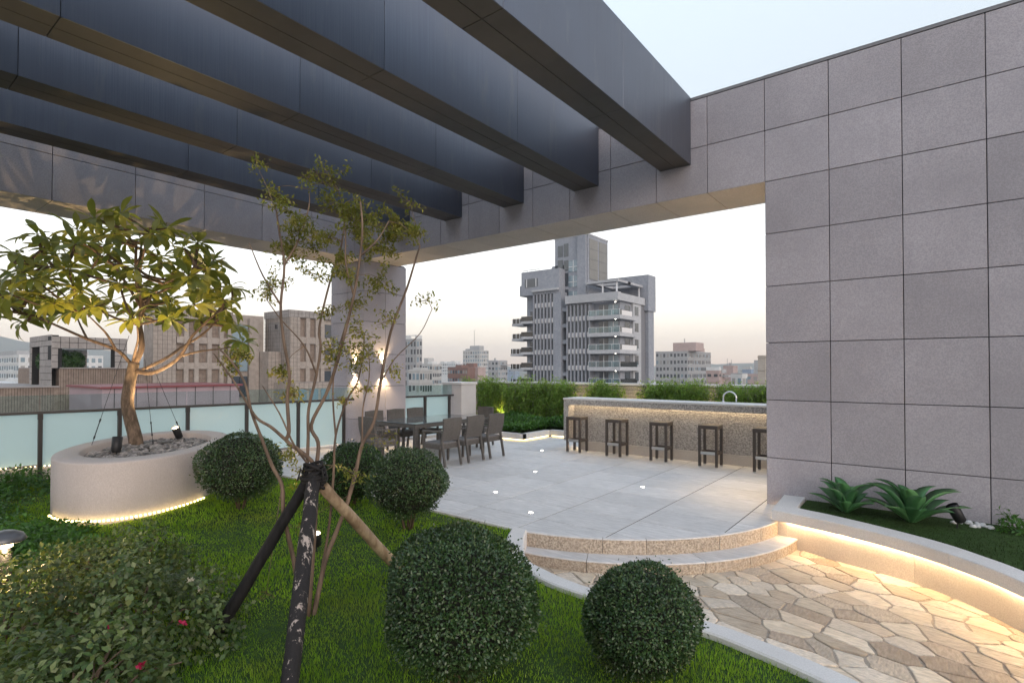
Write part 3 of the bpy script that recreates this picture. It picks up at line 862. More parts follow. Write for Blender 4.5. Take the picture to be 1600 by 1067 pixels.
# pebbles: one joined part
ps, pf = [], []
ico = [(0, 0, 1), (.894, 0, .447), (.276, .851, .447), (-.724, .526, .447), (-.724, -.526, .447), (.276, -.851, .447), (.724, .526, -.447), (-.276, .851, -.447), (-.894, 0, -.447), (-.276, -.851, -.447), (.724, -.526, -.447), (0, 0, -1)]
icf = [(0, 1, 2), (0, 2, 3), (0, 3, 4), (0, 4, 5), (0, 5, 1), (1, 6, 2), (2, 7, 3), (3, 8, 4), (4, 9, 5), (5, 10, 1), (6, 7, 2), (7, 8, 3), (8, 9, 4), (9, 10, 5), (10, 6, 1), (11, 7, 6), (11, 8, 7), (11, 9, 8), (11, 10, 9), (11, 6, 10)]
bm = bmesh.new(); tmpm = bpy.data.meshes.new('pebble_shape')
tmpm.from_pydata(ico, [], icf); bm.from_mesh(tmpm); bmesh.ops.subdivide_edges(bm, edges=bm.edges, cuts=1, use_grid_fill=True)
for vv in bm.verts: vv.co.normalize()
iv = np.array([tuple(vv.co) for vv in bm.verts]); bm.verts.index_update(); fi = np.array([[q.index for q in ff.verts] for ff in bm.faces]); bm.free()
bpy.data.meshes.remove(tmpm)
def pebbles(pos, size, flat=.6):
    Vs, Fs = [], []
    for k, p in enumerate(pos):
        s = size * RS.uniform(.6, 1.35); sc = np.array([s * RS.uniform(.9, 1.4), s * RS.uniform(.7, 1), s * flat])
        a = RS.uniform(0, 6.28); t_ = RS.uniform(-.4, .4)
        M = np.array([[math.cos(a), -math.sin(a), 0], [math.sin(a), math.cos(a), 0], [0, 0, 1]]) @ np.array([[math.cos(t_), 0, math.sin(t_)], [0, 1, 0], [-math.sin(t_), 0, math.cos(t_)]])
        Vs.append((iv * sc) @ M.T + p); Fs.append(fi + k * len(iv))
    return np.concatenate(Vs), np.concatenate(Fs)
pp = []
while len(pp) < 950:
    a, r_ = RS.uniform(0, 6.283), math.sqrt(RS.uniform(0, 1)); q = OC + OD * (IA - .03) * r_ * math.cos(a) + OE * (IB - .03) * r_ * math.sin(a)
    pp.append((q.x - OC.x, q.y - OC.y, .595 + RS.uniform(0, .03) + .02 * (1 - r_)))
V, F = pebbles(np.array(pp), .042)
o = np_obj('pebbles', np_mesh('pebbles', V, F, PEB[0], True), op); o['kind'] = 'stuff'
m = MB()
for k in range(150):
    a = 2 * math.pi * k / 150; q = OC + OD * (OA + .035) * math.cos(a) + OE * (OB + .035) * math.sin(a)
    if q.x > -8.3 and q.y < 3.35: m.box(q.x - .009, q.x + .009, q.y - .009, q.y + .009, .055, .075)
m.build('light_strip', LEDS, op)['kind'] = 'stuff'
# ================================================================== FURNITURE AND LAMPS
def chair_proto():
    t = thing('dining_chair', '', 'chair')
    W, D, SH, BH = .47, .52, .43, .89
    m = MB(); m.cbox(-W / 2, W / 2, -.20, .27, SH - .10, SH - .012, .012); m.build('seat_frame', WICK, t)
    m = MB(); m.cbox(-W / 2 + .012, W / 2 - .012, -.19, .262, SH - .012, SH + .012, .012); m.build('seat', CUSH, t)
    m = MB(); n = 8; v = []
    for j in range(n + 1):
        k = j / n; z = SH + .05 + (BH - SH - .05) * k; y = -.21 - .07 * k - .02 * math.sin(k * 3.1)
        w_ = W / 2 - .004 + .006 * k
        v += [(-w_, y - .018, z), (0, y - .034, z + (.012 if j == n else 0)), (w_, y - .018, z), (w_, y + .018, z), (0, y + .004, z + (.012 if j == n else 0)), (-w_, y + .018, z)]
    f = []
    for j in range(n):
        for k in range(6): f.append((j * 6 + k, j * 6 + (k + 1) % 6, (j + 1) * 6 + (k + 1) % 6, (j + 1) * 6 + k))
    f += [(0, 5, 4, 1), (1, 4, 3, 2), (n * 6, n * 6 + 1, n * 6 + 4, n * 6 + 5), (n * 6 + 1, n * 6 + 2, n * 6 + 3, n * 6 + 4)]
    m.add(v, f); m.build('backrest', WICK, t)
    for sx in (-1, 1):
        x = sx * (W / 2 - .022)
        m = MB(); m.bar((x, .25, .02), (x, .245, .635), .04, .04); l = m.build('leg', WICK, t)
        m = MB(); m.bar((x, .25, 0), (x, .25, .02), .042, .042); m.build('foot_cap', STEEL, l)
        m = MB(); m.bar((x, -.30, .02), (x, -.215, SH + .06), .036, .04); l = m.build('leg', WICK, t)
        m = MB(); m.bar((x, -.303, 0), (x, -.30, .02), .04, .04); m.build('foot_cap', STEEL, l)
        m = MB(); m.bar((x, -.235, .655), (x, .27, .64), .045, .028); m.build('armrest', WICK, t)
    return t
ch = chair_proto()
spots_ = [((-7.30, 7.29), 90, 'brown wicker dining chair on the near long side, closest to the ball shrubs'),
          ((-7.30, 7.93), 90, 'middle brown wicker dining chair of the near long side of the table'),
          ((-7.30, 8.56), 90, 'brown wicker dining chair on the near long side, farthest from the lawn'),
          ((-9.28, 7.52), -90, 'brown wicker dining chair in front of the pillar light, far long side'),
          ((-9.28, 8.10), -90, 'middle brown wicker dining chair of the far long side by the pillar edge'),
          ((-9.28, 8.68), -90, 'brown wicker dining chair backed by frosted glass, far long side'),
          ((-8.42, 6.72), 0, 'brown wicker dining chair at the lawn end of the table'),
          ((-8.45, 9.62), 180, 'brown wicker dining chair at the bamboo end of the table')]
for i, (p, a, lab) in enumerate(spots_):
    a += random.uniform(-2.5, 2.5)
    if i == 0:
        ch.location = (*p, 0); ch.rotation_euler = (0, 0, R(a)); ch['label'] = lab; ch['group'] = 'chairs around the dining table'
    else: dup(ch, (*p, 0), R(a), lab)
tb = thing('dining_table', 'long brown wicker dining table with reflective glass top', 'table', (-8.6, 8.31, 0))
m = MB(); m.cbox(-9.2, -8.0, 7.28, 9.35, .63, .705, .01); m.build('apron', WICK, tb)
m = MB(); m.cbox(-9.205, -7.995, 7.275, 9.355, .706, .72, .004); m.build('table_top', TABLEG, tb)
for sx in (-9.155, -8.045):
    for sy in (7.325, 9.305):
        m = MB(); m.cbox(sx - .04, sx + .04, sy - .04, sy + .04, 0, .63, .004); m.build('leg', WICK, tb)

def stool_proto():
    t = thing('bar_stool', '', 'bar stool')
    W, H = .35, .765
    m = MB(); m.cbox(-W / 2, W / 2, -W / 2, W / 2, H - .065, H, .006); m.build('seat', STOOLM, t)
    for sx in (-1, 1):
        for sy in (-1, 1):
            x, y = sx * (W / 2 - .024), sy * (W / 2 - .024)
            m = MB(); m.box(x - .022, x + .022, y - .022, y + .022, .022, H - .065); l = m.build('leg', STOOLM, t)
            m = MB(); m.box(x - .0225, x + .0225, y - .0225, y + .0225, 0, .022); m.build('foot_cap', STEEL, l)
    q = W / 2 - .024
    for s in (-1, 1):
        m = MB(); m.box(-q + .023, q - .023, s * q - .016, s * q + .016, .235, .285); fr = m.build('foot_rail', STOOLM, t)
        if s < 0: m = MB(); m.box(-q + .023, q - .023, -q - .019, -q + .019, .238, .288); m.build('scuff_plate', STEEL, fr)
        m = MB(); m.box(s * q - .016, s * q + .016, -q + .023, q - .023, .235, .285); m.build('foot_rail', STOOLM, t)
    return t
st = stool_proto()
sl = ['dark wooden bar stool at the far left end of the counter', 'second dark wooden bar stool from the left end of the counter',
      'middle dark wooden bar stool of the five at the counter', 'dark wooden bar stool in front of the tap',
      'dark wooden bar stool half hidden by the granite wall']
for i in range(5):
    p = (-6.13 + .95 * i, 10.22 + random.uniform(-.012, .012), 0); a = R(random.uniform(-2, 2))
    if i == 0: st.location = p; st.rotation_euler = (0, 0, a); st['label'] = sl[0]; st['group'] = 'stools along the bar counter'
    else: dup(st, p, a, sl[i])

# small lights sunk in the paving
fl = [((-5.08, 6.18), 'tiny white floor light in the paving nearest the lawn shrubs'), ((-4.01, 5.57), 'tiny white floor light in the paving just above the kerb end'),
      ((-3.53, 7.81), 'tiny white floor light in the paving nearest the granite wall'), ((-5.53, 7.82), 'tiny white floor light in the middle of the terrace'),
      ((-6.84, 9.92), 'tiny white floor light in the paving near the bed kerb')]
for p, lab in fl:
    t = thing('floor_light', lab, 'floor light', (*p, 0), group='small lights sunk in the terrace')
    m = MB(); m.lathe([(.034, .0012), (.034, .004), (.026, .005), (.026, .0035)], 20, *p); m.build('rim', STEEL, t)
    m = MB(); m.lathe([(0, .0042), (.0262, .0042)], 20, *p); m.build('lens', LEDW, t)

# lights on the pillar: up and down
for (px_, py_, ax, lab) in ((-10.72, YW - .045, 1, 'small box wall light on the lawn side of the pillar'), (XB + .045, 8.42, 0, 'small box wall light on the terrace side of the pillar'), (-1.788 - .045, 8.42, -1, 'small box wall light on the end of the big granite wall')):
    t = thing('wall_light', lab, 'wall light', (px_, py_, 1.80), group='up and down wall lights of the portal')
    m = MB(); m.cbox(px_ - .04, px_ + .04, py_ - .04, py_ + .04, 1.68, 1.92, .005); m.build('housing', GRAN if 0 else STEEL, t)
    for z0, s in ((1.674, -1), (1.922, 1)):
        m = MB(); m.box(px_ - .03, px_ + .03, py_ - .03, py_ + .03, z0, z0 + .004); m.build('lens', LAMP, t)
        dx, dy = ((0, .012) if ax == 1 else ((-.012, 0) if ax == 0 else (.012, 0)))
        parent_keep(spot((px_ - dx, py_ - dy, z0 + s * .012), (px_ + dx * 2.5, py_ + dy * 2.5, z0 + s * 1.0), (5 if s > 0 else 7), 105, WARM, .8, .02), t)

# spotlights
def spotlight(loc, aim, label, energy, size=55, lit=False, base=None, s=1.0, cat='spotlight'):
    t = thing('spotlight', label, cat, loc)
    L, A = Vector(loc), Vector(aim); d = (A - L).normalized(); c = L + Vector((0, 0, .13 * s)) 
    m = MB(); m.tube([L, c - d * .03 * s], .008, 8); m.build('stake', BLACK, t)
    p0, p1 = c - d * .08 * s, c + d * .09 * s
    m = MB(); m.tube([p0, p0 + d * .015, p1 - d * .004, p1], [.032 * s, .045 * s, .05 * s, .046 * s], 18, cap=False); m.tube([p0, p0 + d * .004], [.0, .032 * s], 18, cap=False)
    m.build('housing', BLACK, t, True)
    m = MB(); m.tube([p1 - d * .02, p1 - d * .016], .044 * s, 18); m.build('lens', LAMP if energy else BLACK, t)
    if energy: parent_keep(spot(tuple(p1 + d * .01), aim, energy, size), t)
    return t
spotlight((-8.79, 2.60, .60), (-9.35, 3.0, 3.2), 'black cylinder spotlight among pebbles at the front of the planter', 19, 85, s=1.25)
spotlight((-9.75, 3.72, .60), (-9.2, 2.7, 2.9), 'glowing spotlight tilted to the camera at the back of the planter', 17, 85, s=1.2)
spotlight((.17, 7.45, .12), (-.2, 7.3, .9), 'black cylinder spotlight beside the larger agave', 0.0, 50, s=1.15)
spotlight((-4.75, 3.05, .03), (-3.95, 2.35, 2.6), 'small garden spotlight on the lawn behind the staked young tree', 14, 85, s=.9)
bs = [(-10.53, 13.0, ''), (-8.38, 13.3, ''), (-7.93, 13.38, ''), (-6.37, 13.52, ''), (-4.41, 13.72, '')]
bl_ = ['spotlight under the bright yellow bamboo beyond the dining table', 'spotlight in the bamboo just left of the counter end', 'spotlight glowing in the bamboo gap above the first stools',
       'spotlight glowing in the bamboo behind the middle stool', 'spotlight glowing in the bamboo left of the tap']
for (x, y, _), lab in zip(bs, bl_): spotlight((x, y, .15), (x + .02, par_y(x) + .02, 1.3), lab, 3.5, 100, s=.8)

# mushroom bollard at the left edge, lit under its cap
bo_ = thing('bollard_light', 'low mushroom cap garden light glowing among the left shrubs', 'garden light', (-5.53, .93, 0))
m = MB(); m.lathe([(.045, 0), (.045, .42), (.03, .46)], 18, -5.53, .93); m.build('post', BLACK, bo_, True)
m = MB(); m.lathe([(0, .585), (.06, .58), (.11, .555), (.13, .515), (.125, .505), (.05, .51)], 24, -5.53, .93); m.build('cap', plain('bollard_cap', (.12, .12, .13), .4, .6), bo_, True)
m = MB(); m.lathe([(.04, .46), (.05, .465), (.05, .505)], 18, -5.53, .93); m.build('lens', emit('bollard_lamp', (1, .68, .34), 1.5), bo_)
l = bpy.data.lights.new('bollard_lamp', 'POINT'); l.energy = 2.2; l.color = WARM; l.shadow_soft_size = .05
lo = bpy.data.objects.new('bollard_lamp', l); lo.location = (-5.53 + .09, .93, .48); C.objects.link(lo); parent_keep(lo, bo_)

# stake tripod for the young tree
tr = thing('tree_stake', 'tripod of three wooden poles lashed with black rope round the young tree', 'tree stake', (-3.45, 2.2, 0))
AP = Vector((-3.48, 2.21, 1.03))
def pole(foot, over, rad, mat, off):
    f_ = Vector(foot); d = (AP + Vector(off) - f_).normalized(); top = AP + Vector(off) + d * over
    pts = [f_.lerp(top, k / 9) + Vector((random.uniform(-.004, .004), random.uniform(-.004, .004), 0)) for k in range(10)]
    m = MB(); m.tube(pts, [rad * (1.06 - .1 * k / 9) * random.uniform(.97, 1.03) for k in range(10)], 14); m.build('pole', mat, tr, True)
pole((-3.86, 1.68, -.05), .10, .040, POLEB, (-.03, -.015, 0))
pole((-2.70, 1.55, -.05), .06, .048, PEEL, (.035, -.02, .0))
m = MB(); d_ = (AP + Vector((.035, -.02, 0)) - Vector((-2.70, 1.55, -.05))).normalized(); e_ = AP + Vector((.035, -.02, 0)) + d_ * .0605; m.tube([e_, e_ + d_ * .004], .043, 14); m.build('cut_end', POLET, tr)
pole((-3.60, 3.23, -.05), -.02, .043, POLET, (.02, .05, -.06))
m = MB()
for k in range(9):
    z = AP.z - .07 + k * .019; r_ = .085 - .006 * abs(k - 4) + random.uniform(-.006, .006); tl = random.uniform(-.04, .04)
    m.tube([(AP.x + r_ * math.cos(2 * math.pi * j / 20), AP.y + r_ * math.sin(2 * math.pi * j / 20), z + tl * math.sin(2 * math.pi * j / 20)) for j in range(21)], .011, 6, cap=False)
for k in range(5):
    a = random.uniform(0, 6.28); q = AP + Vector((.08 * math.cos(a), .08 * math.sin(a), .03))
    m.tube([q, q + Vector((.05 * math.cos(a), .05 * math.sin(a), .05)), q + Vector((.08 * math.cos(a), .08 * math.sin(a), -.02))], .006, 5)
m.build('rope', ROPE, tr, True)

# guy wires on the planter tree
for (a, b_, lab) in (((-9.42, 2.46, .62), (-9.72, 3.02, 2.3), 'guy wire with turnbuckle on the left of the planter tree'),
                     ((-9.55, 3.30, .62), (-9.62, 3.2, 1.95), 'guy wire with turnbuckle just right of the tree trunk'),
                     ((-9.45, 3.72, .62), (-9.52, 3.25, 1.9), 'guy wire with turnbuckle beside the glowing planter spotlight')):
    A, B = Vector(a), Vector(b_); t = thing('guy_wire', lab, 'guy wire', a, group='wires bracing the planter tree')
    P = lambda k: A.lerp(B, k)
    m = MB(); m.tube([P(.06), P(1)], .0035, 6); m.build('wire', BLACK, t)
    m = MB()
    for o in (-.009, .009): m.tube([P(.12) + Vector((o, 0, 0)), P(.26) + Vector((o, 0, 0))], .004, 6)
    for k in (.12, .26): m.tube([P(k - .012), P(k + .012)], .011, 8)
    m.build('turnbuckle', BLACK, t)
    m = MB(); c_ = P(.03); m.tube([c_ + Vector((.025 * math.cos(j * .5236), 0, .035 * math.sin(j * .5236))) for j in range(13)], .005, 6, cap=False); m.tube([A - Vector((0, 0, .05)), A], .007, 6); m.build('hook', BLACK, t)
# ================================================================== PLANTS
CAMP = np.array([0, 0, 1.8])
# --- grass blades (nobody could count them)
def grass_blades(n, xr, yr, hmin, hmax, wd, test):
    x = RS.uniform(*xr, n); y = RS.uniform(*yr, n); keep = np.array([test(a, b_) for a, b_ in zip(x, y)]); x, y = x[keep], y[keep]
    z = np.array([lawn_z(a, b_) for a, b_ in zip(x, y)]); n = len(x)
    patch = .75 + .35 * np.sin(x * 2.1 + 1.7 * np.sin(y * 1.6)) * np.sin(y * 2.7 + x) + .12 * np.sin(x * 7 + 3 * np.sin(y * 6))
    h = RS.uniform(hmin, hmax, n) * np.clip(patch, .35, 1.3); a = RS.uniform(0, 6.283, n); w_ = wd * RS.uniform(.7, 1.3, n); ln = h * RS.uniform(.1, .75, n); b2 = RS.uniform(0, 6.283, n)
    B = np.stack([x, y, z - .004], 1); s = np.stack([np.cos(a) * w_, np.sin(a) * w_, 0 * a], 1)
    M = B + np.stack([np.cos(b2) * ln * .35, np.sin(b2) * ln * .35, h * .6], 1); T = B + np.stack([np.cos(b2) * ln, np.sin(b2) * ln, h], 1)
    V = np.stack([B - s, B + s, M + s * .7, M - s * .7, T], 1).reshape(-1, 3); k = np.arange(n)[:, None] * 5
    return V, np.concatenate([k + np.array([0, 1, 2]), k + np.array([0, 2, 3]), k + np.array([3, 2, 4])])
def in_view(x, y):
    dx, dy = x, y; d = -.6117 * dx + .7911 * dy; r_ = .7911 * dx + .6117 * dy
    return d > 1.6 and abs(r_) < d * 1.0 + .3 and y < lawn_top(x) - .005
def not_planter(x, y):
    q = Vector((x, y)) - OC; return (q.dot(OD) / OA) ** 2 + (q.dot(OE) / OB) ** 2 > 1.0
near = lambda x, y: in_view(x, y) and math.hypot(x, y) < 4.6
far_ = lambda x, y: in_view(x, y) and math.hypot(x, y) >= 4.6 and not_planter(x, y)
V1, F1 = grass_blades(200000, (-5, 1.6), (-.5, 5), .024, .056, .0019, near)
V2, F2 = grass_blades(150000, (-11.4, -2), (-.2, 5), .022, .055, .0034, far_)
go = np_obj('grass', np_mesh('grass', np.concatenate([V1, V2]), np.concatenate([F1, F2 + len(V1)]), GRASS)); tag(go, 'short bright green lawn grass', 'grass', kind='stuff')
print('grass', len(F1) // 3, len(F2) // 3)
# grass in the raised planter bed
n = 26000; x = RS.uniform(-1.3, 3.2, n); y = RS.uniform(5.6, 7.86, n)
ok = np.array([b_ > min([q[1] for q in ci if abs(q[0] - a) < .12] or [5.4]) + .02 if a < 1.4 else True for a, b_ in zip(x, y)]); x, y = x[ok], y[ok]; n = len(x)
h = RS.uniform(.01, .035, n); a = RS.uniform(0, 6.28, n); B = np.stack([x, y, 0 * x + .108], 1); s = np.stack([np.cos(a), np.sin(a), 0 * a], 1) * .003
T = B + np.stack([RS.uniform(-.015, .015, n), RS.uniform(-.015, .015, n), h], 1)
go = np_obj('grass', np_mesh('bed_grass', np.stack([B - s, B + s, T], 1).reshape(-1, 3), np.arange(n * 3).reshape(-1, 3), leafmat('bed_grass', [(.012, .035, .008), (.03, .06, .015), (.05, .07, .025)], .3, .6, .2)))
tag(go, 'dark clipped grass filling the curved planter', 'grass', kind='stuff')

# --- clipped ball shrubs
def ball(loc, rad, h, n, lsize, label, mat=BUSHL, squash=.95, stems=True):
    t = thing('ball_shrub', label, 'shrub', loc, group='clipped ball shrubs on the lawn')
    cz = h - rad * squash
    d = rdir(n); ph = RS.uniform(0, 6.28, 3)
    lump = 1 + .04 * np.sin(d[:, 0] * 2.3 + ph[1]) * np.sin(d[:, 2] * 2.6 + ph[0]) + .045 * np.sin(d[:, 0] * 5 + ph[0]) * np.sin(d[:, 1] * 6 + ph[1]) + .03 * np.sin(d[:, 2] * 7 + ph[2])
    r_ = rad * lump * (1 - np.abs(RS.normal(0, .045, n)) + (RS.random_sample(n) > .965) * RS.uniform(.0, .14, n))
    low = d[:, 2] < -.35; r_ = np.where(low, r_ * RS.uniform(.75, 1.0, n), r_)
    P = d * r_[:, None] * np.array([1, 1, squash]) + np.array([0, 0, cz])
    ax = norm(d * .7 + rdir(n) * .9); nn_ = norm(d + rdir(n) * .55)
    V, F = quad_leaves(P, ax, nn_, lsize * RS.uniform(.6, 1.3, n), lsize * .55 * RS.uniform(.7, 1.2, n))
    np_obj('foliage', np_mesh('foliage', V, F, mat), t)
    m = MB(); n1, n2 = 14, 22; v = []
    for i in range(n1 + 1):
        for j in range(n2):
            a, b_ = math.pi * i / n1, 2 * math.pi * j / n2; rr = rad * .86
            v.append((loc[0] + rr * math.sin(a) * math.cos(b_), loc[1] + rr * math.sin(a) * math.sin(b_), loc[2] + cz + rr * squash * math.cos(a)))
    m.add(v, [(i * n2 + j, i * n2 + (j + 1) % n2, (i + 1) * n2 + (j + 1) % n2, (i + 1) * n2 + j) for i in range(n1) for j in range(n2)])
    m.build('dark_core', BUSHC, t)  # added opaque dark ball, stands in for the dark inside of the bush
    m = MB()
    for k in range(7):
        a = 2 * math.pi * k / 7 + random.random(); r0, r1_ = .05 * random.uniform(.4, 1), rad * .5
        m.tube([(loc[0] + r0 * math.cos(a), loc[1] + r0 * math.sin(a), loc[2] - .03), (loc[0] + r1_ * math.cos(a) * .5, loc[1] + r1_ * math.sin(a) * .5, loc[2] + cz * .5), (loc[0] + r1_ * math.cos(a), loc[1] + r1_ * math.sin(a), loc[2] + cz)], [.012, .009, .006], 6)
    m.build('stem', BARK2, t, True)
ball((-2.17, 2.31, .0), .435, .88, 32000, .021, 'largest dark clipped ball shrub in front, right of the stakes')
ball((-1.345, 2.945, .0), .33, .67, 22000, .020, 'dark clipped ball shrub by the kerb of the flagstone path')
ball((-4.72, 4.18, .02), .45, .87, 15000, .026, 'clipped ball shrub hiding the dining chair legs', squash=.86)
ball((-7.02, 3.42, .03), .50, .95, 15000, .028, 'clipped ball shrub against the oval planter', squash=.86)
ball((-6.18, 4.50, .0), .42, .82, 12000, .028, 'greener clipped ball shrub partly behind the tree stems', BUSHL2)

# --- leaf heaps: shrubs and ground cover
def heap(n, cx, cy, rx, ry, h, z0, lsize, wide, power=.8, drop=.3):
    d = rdir(n); d[:, 2] = np.abs(d[:, 2]); k = RS.uniform(.35, 1, n) ** .35
    ph = RS.uniform(0, 6.28, 4); lump = 1 + .22 * np.sin(d[:, 0] * 4 + ph[0]) * np.sin(d[:, 1] * 5 + ph[1]) + .15 * np.sin(d[:, 2] * 6 + d[:, 0] * 3 + ph[2])
    P = np.stack([cx + d[:, 0] * rx * k * lump, cy + d[:, 1] * ry * k * lump, z0 + d[:, 2] * h * k * lump], 1)
    ax = norm(d * .5 + rdir(n) * .8 - np.array([0, 0, drop])); nn_ = norm(d * .6 + np.array([0, 0, .7]) + rdir(n) * .5)
    return leaf_arrays(P, ax, nn_, lsize * RS.uniform(.55, 1.3, n), lsize * wide * RS.uniform(.8, 1.2, n), .12)
def shrub(loc, rx, ry, h, n, lsize, wide, label, mat, group, flowers=()):
    t = thing('bougainvillea_shrub', label, 'shrub', loc, group=group)
    V, F = heap(n, 0, 0, rx, ry, h, .02, lsize, wide); np_obj('foliage', np_mesh('foliage', V, F, mat), t)
    m = MB()
    for k in range(16):
        a = random.uniform(0, 6.28); e = random.uniform(.4, .95)
        p1 = Vector((loc[0] + rx * e * math.cos(a), loc[1] + ry * e * math.sin(a), loc[2] + h * random.uniform(.35, .95) * (1.15 - e * .5)))
        p0 = Vector((loc[0] + .08 * math.cos(a), loc[1] + .08 * math.sin(a), loc[2])); md = p0.lerp(p1, .5) + Vector((random.uniform(-.05, .05), random.uniform(-.05, .05), .08))
        m.tube([p0, md, p1], [.009, .006, .003], 5)
    m.build('branch', BARK2, t)
    for (fx, fy, fz, kind) in flowers:
        n_ = 14; P = np.array([fx, fy, fz]) + rdir(n_) * .012; V, F = leaf_arrays(P, rdir(n_), rdir(n_), np.full(n_, .022), np.full(n_, .02), .1)
        np_obj('flower', np_mesh('flower', V, F, FLOWR if kind else FLOWW), t)
SG = 'leafy shrubs in the left front corner'
shrub((-4.12, 1.36, .0), .62, .55, .52, 4600, .046, .62, 'leafy shrub with white blossom nearest the black stake', BOUG, SG, [(.30, .18, .43, 0), (.36, .2, .38, 0), (.50, .06, .26, 1), (.33, -.28, .30, 1)])
shrub((-3.45, .82, .0), .62, .55, .46, 3600, .046, .62, 'sparse twiggy shrub along the bottom left edge', BOUG, SG, [(.32, .22, .33, 1)])
shrub((-4.75, .78, .0), .62, .55, .50, 4200, .046, .62, 'yellow lit shrub directly under the mushroom light', BOUG, SG)
shrub((-5.35, 1.62, .0), .68, .5, .40, 4200, .046, .6, 'low leafy shrub between the mushroom light and the oval planter', BOUG, SG)
Vs, Fs, k = [], [], 0
for (cx, cy, rx, ry, h) in ((-9.9, 1.15, .9, .8, .36), (-8.9, .9, .8, .7, .34), (-10.6, .6, .8, .9, .40), (-9.6, 0.2, 1.0, .8, .36), (-8.0, .9, .8, .7, .30), (-7.2, 1.0, .8, .6, .26), (-10.6, 1.9, .55, .5, .34), (-6.5, 1.3, .6, .5, .26), (-8.2, .1, .9, .7, .36), (-7.4, 1.55, .45, .35, .2)):
    V, F = heap(2600, cx, cy, rx, ry, h, -.02, .055, .55); Vs.append(V); Fs.append(F + k); k += len(V)
tag(np_obj('ground_cover', np_mesh('ground_cover', np.concatenate(Vs), np.concatenate(Fs), GCOV)), 'low green ground cover in front of the left railing', 'ground cover', kind='stuff')

# --- planting bed ground cover and bamboo
n = 15000; x = RS.uniform(-10.05, -8.22, n); y = RS.uniform(11.02, 13.0, n); 
x2 = RS.uniform(-8.22, -5.0, n // 2); y2 = RS.uniform(12.3, 13.2, n // 2); x = np.concatenate([x, x2]); y = np.concatenate([y, y2])
top = .30 + .07 * np.sin(x * 3) * np.sin(y * 4) + .05 * (y - 11); z = .15 + (top - .1) * RS.uniform(.4, 1, len(x)); P = np.stack([x, y, z], 1); n = len(x)
V, F = leaf_arrays(P, norm(rdir(n) + np.array([0, 0, .5])), norm(rdir(n) * .6 + np.array([0, 0, 1])), .085 * RS.uniform(.6, 1.3, n), .038 * RS.uniform(.8, 1.2, n), .1)
tag(np_obj('ground_cover', np_mesh('ground_cover', V, F, GCOV)), 'dense dark green ground cover in the kerbed bed', 'ground cover', kind='stuff')
bx = [-11.75, -11.15, -10.25, -9.7, -9.15, -8.7, -7.45, -6.98, -5.92, -5.42, -4.95, -4.02, -3.62, -3.2, -2.5, -10.75, -8.25, -7.2, -5.67, -4.72]
bl = ['bamboo clump directly behind the cream pier', 'dense dark bamboo clump just right of the cream pier', 'bamboo clump lit bright yellow from below', 'bamboo clump beyond the far end chair of the table', 'bamboo clump above the corner of the bed kerb',
      'bamboo clump just left of the counter end', 'left of two bamboo clumps between the first and second wall glows', 'bamboo clump with pale tiles showing on its right', 'bamboo clump above the gap between second and third stools',
      'dense dark bamboo clump above the middle bar stool', 'bamboo clump left of the bright glow near the tap', 'bamboo clump right of the bright glow, left of the tap', 'bamboo clump directly behind the tap',
      'bamboo clump touching the granite wall edge', 'bamboo clump hidden behind the granite wall corner',
      'darkest bamboo clump, left of the yellow lit one', 'slim bamboo clump touching the counter end wall', 'right of two bamboo clumps between the first and second wall glows', 'bushy bamboo clump right of the second wall glow', 'slim bamboo clump at the left edge of the glow near the tap']
for i, bx_ in enumerate(bx):
    by = par_y(bx_) - .30 + random.uniform(-.05, .05); hh = random.uniform(1.26, 1.42)
    t = thing('bamboo_clump', bl[i], 'bamboo', (bx_, by, .15), group='bamboo along the parapet wall')
    m = MB(); tips = []
    for k in range(9):
        a = random.uniform(0, 6.28); r0, r1_ = random.uniform(0, .14), random.uniform(.08, .27)
        p0 = Vector((bx_ + r0 * math.cos(a), by + r0 * .5 * math.sin(a), .1)); p1 = Vector((bx_ + r1_ * math.cos(a), by + r1_ * .5 * math.sin(a), .15 + hh * random.uniform(.75, .98)))
        m.tube([p0, p0.lerp(p1, .6) + Vector((0, 0, .05)), p1], [.008, .006, .003], 5); tips.append((p0, p1))
    m.build('stem', BARK2, t)
    n = 1900; ix = RS.randint(0, 9, n); k_ = RS.uniform(.15, 1.02, n) ** .8
    A = np.array([[*p[0]] for p in tips])[ix]; B = np.array([[*p[1]] for p in tips])[ix]
    P = A + (B - A) * k_[:, None] + rdir(n) * np.array([.21, .14, .13]) - np.array([bx_, by, .15])
    V, F = leaf_arrays(P, norm(rdir(n) + np.array([0, 0, -.35])), norm(rdir(n) + np.array([0, -.4, .6])), .14 * RS.uniform(.6, 1.3, n), .021 * RS.uniform(.8, 1.3, n), .05)
    np_obj('foliage', np_mesh('foliage', V, F, BAMB), t)

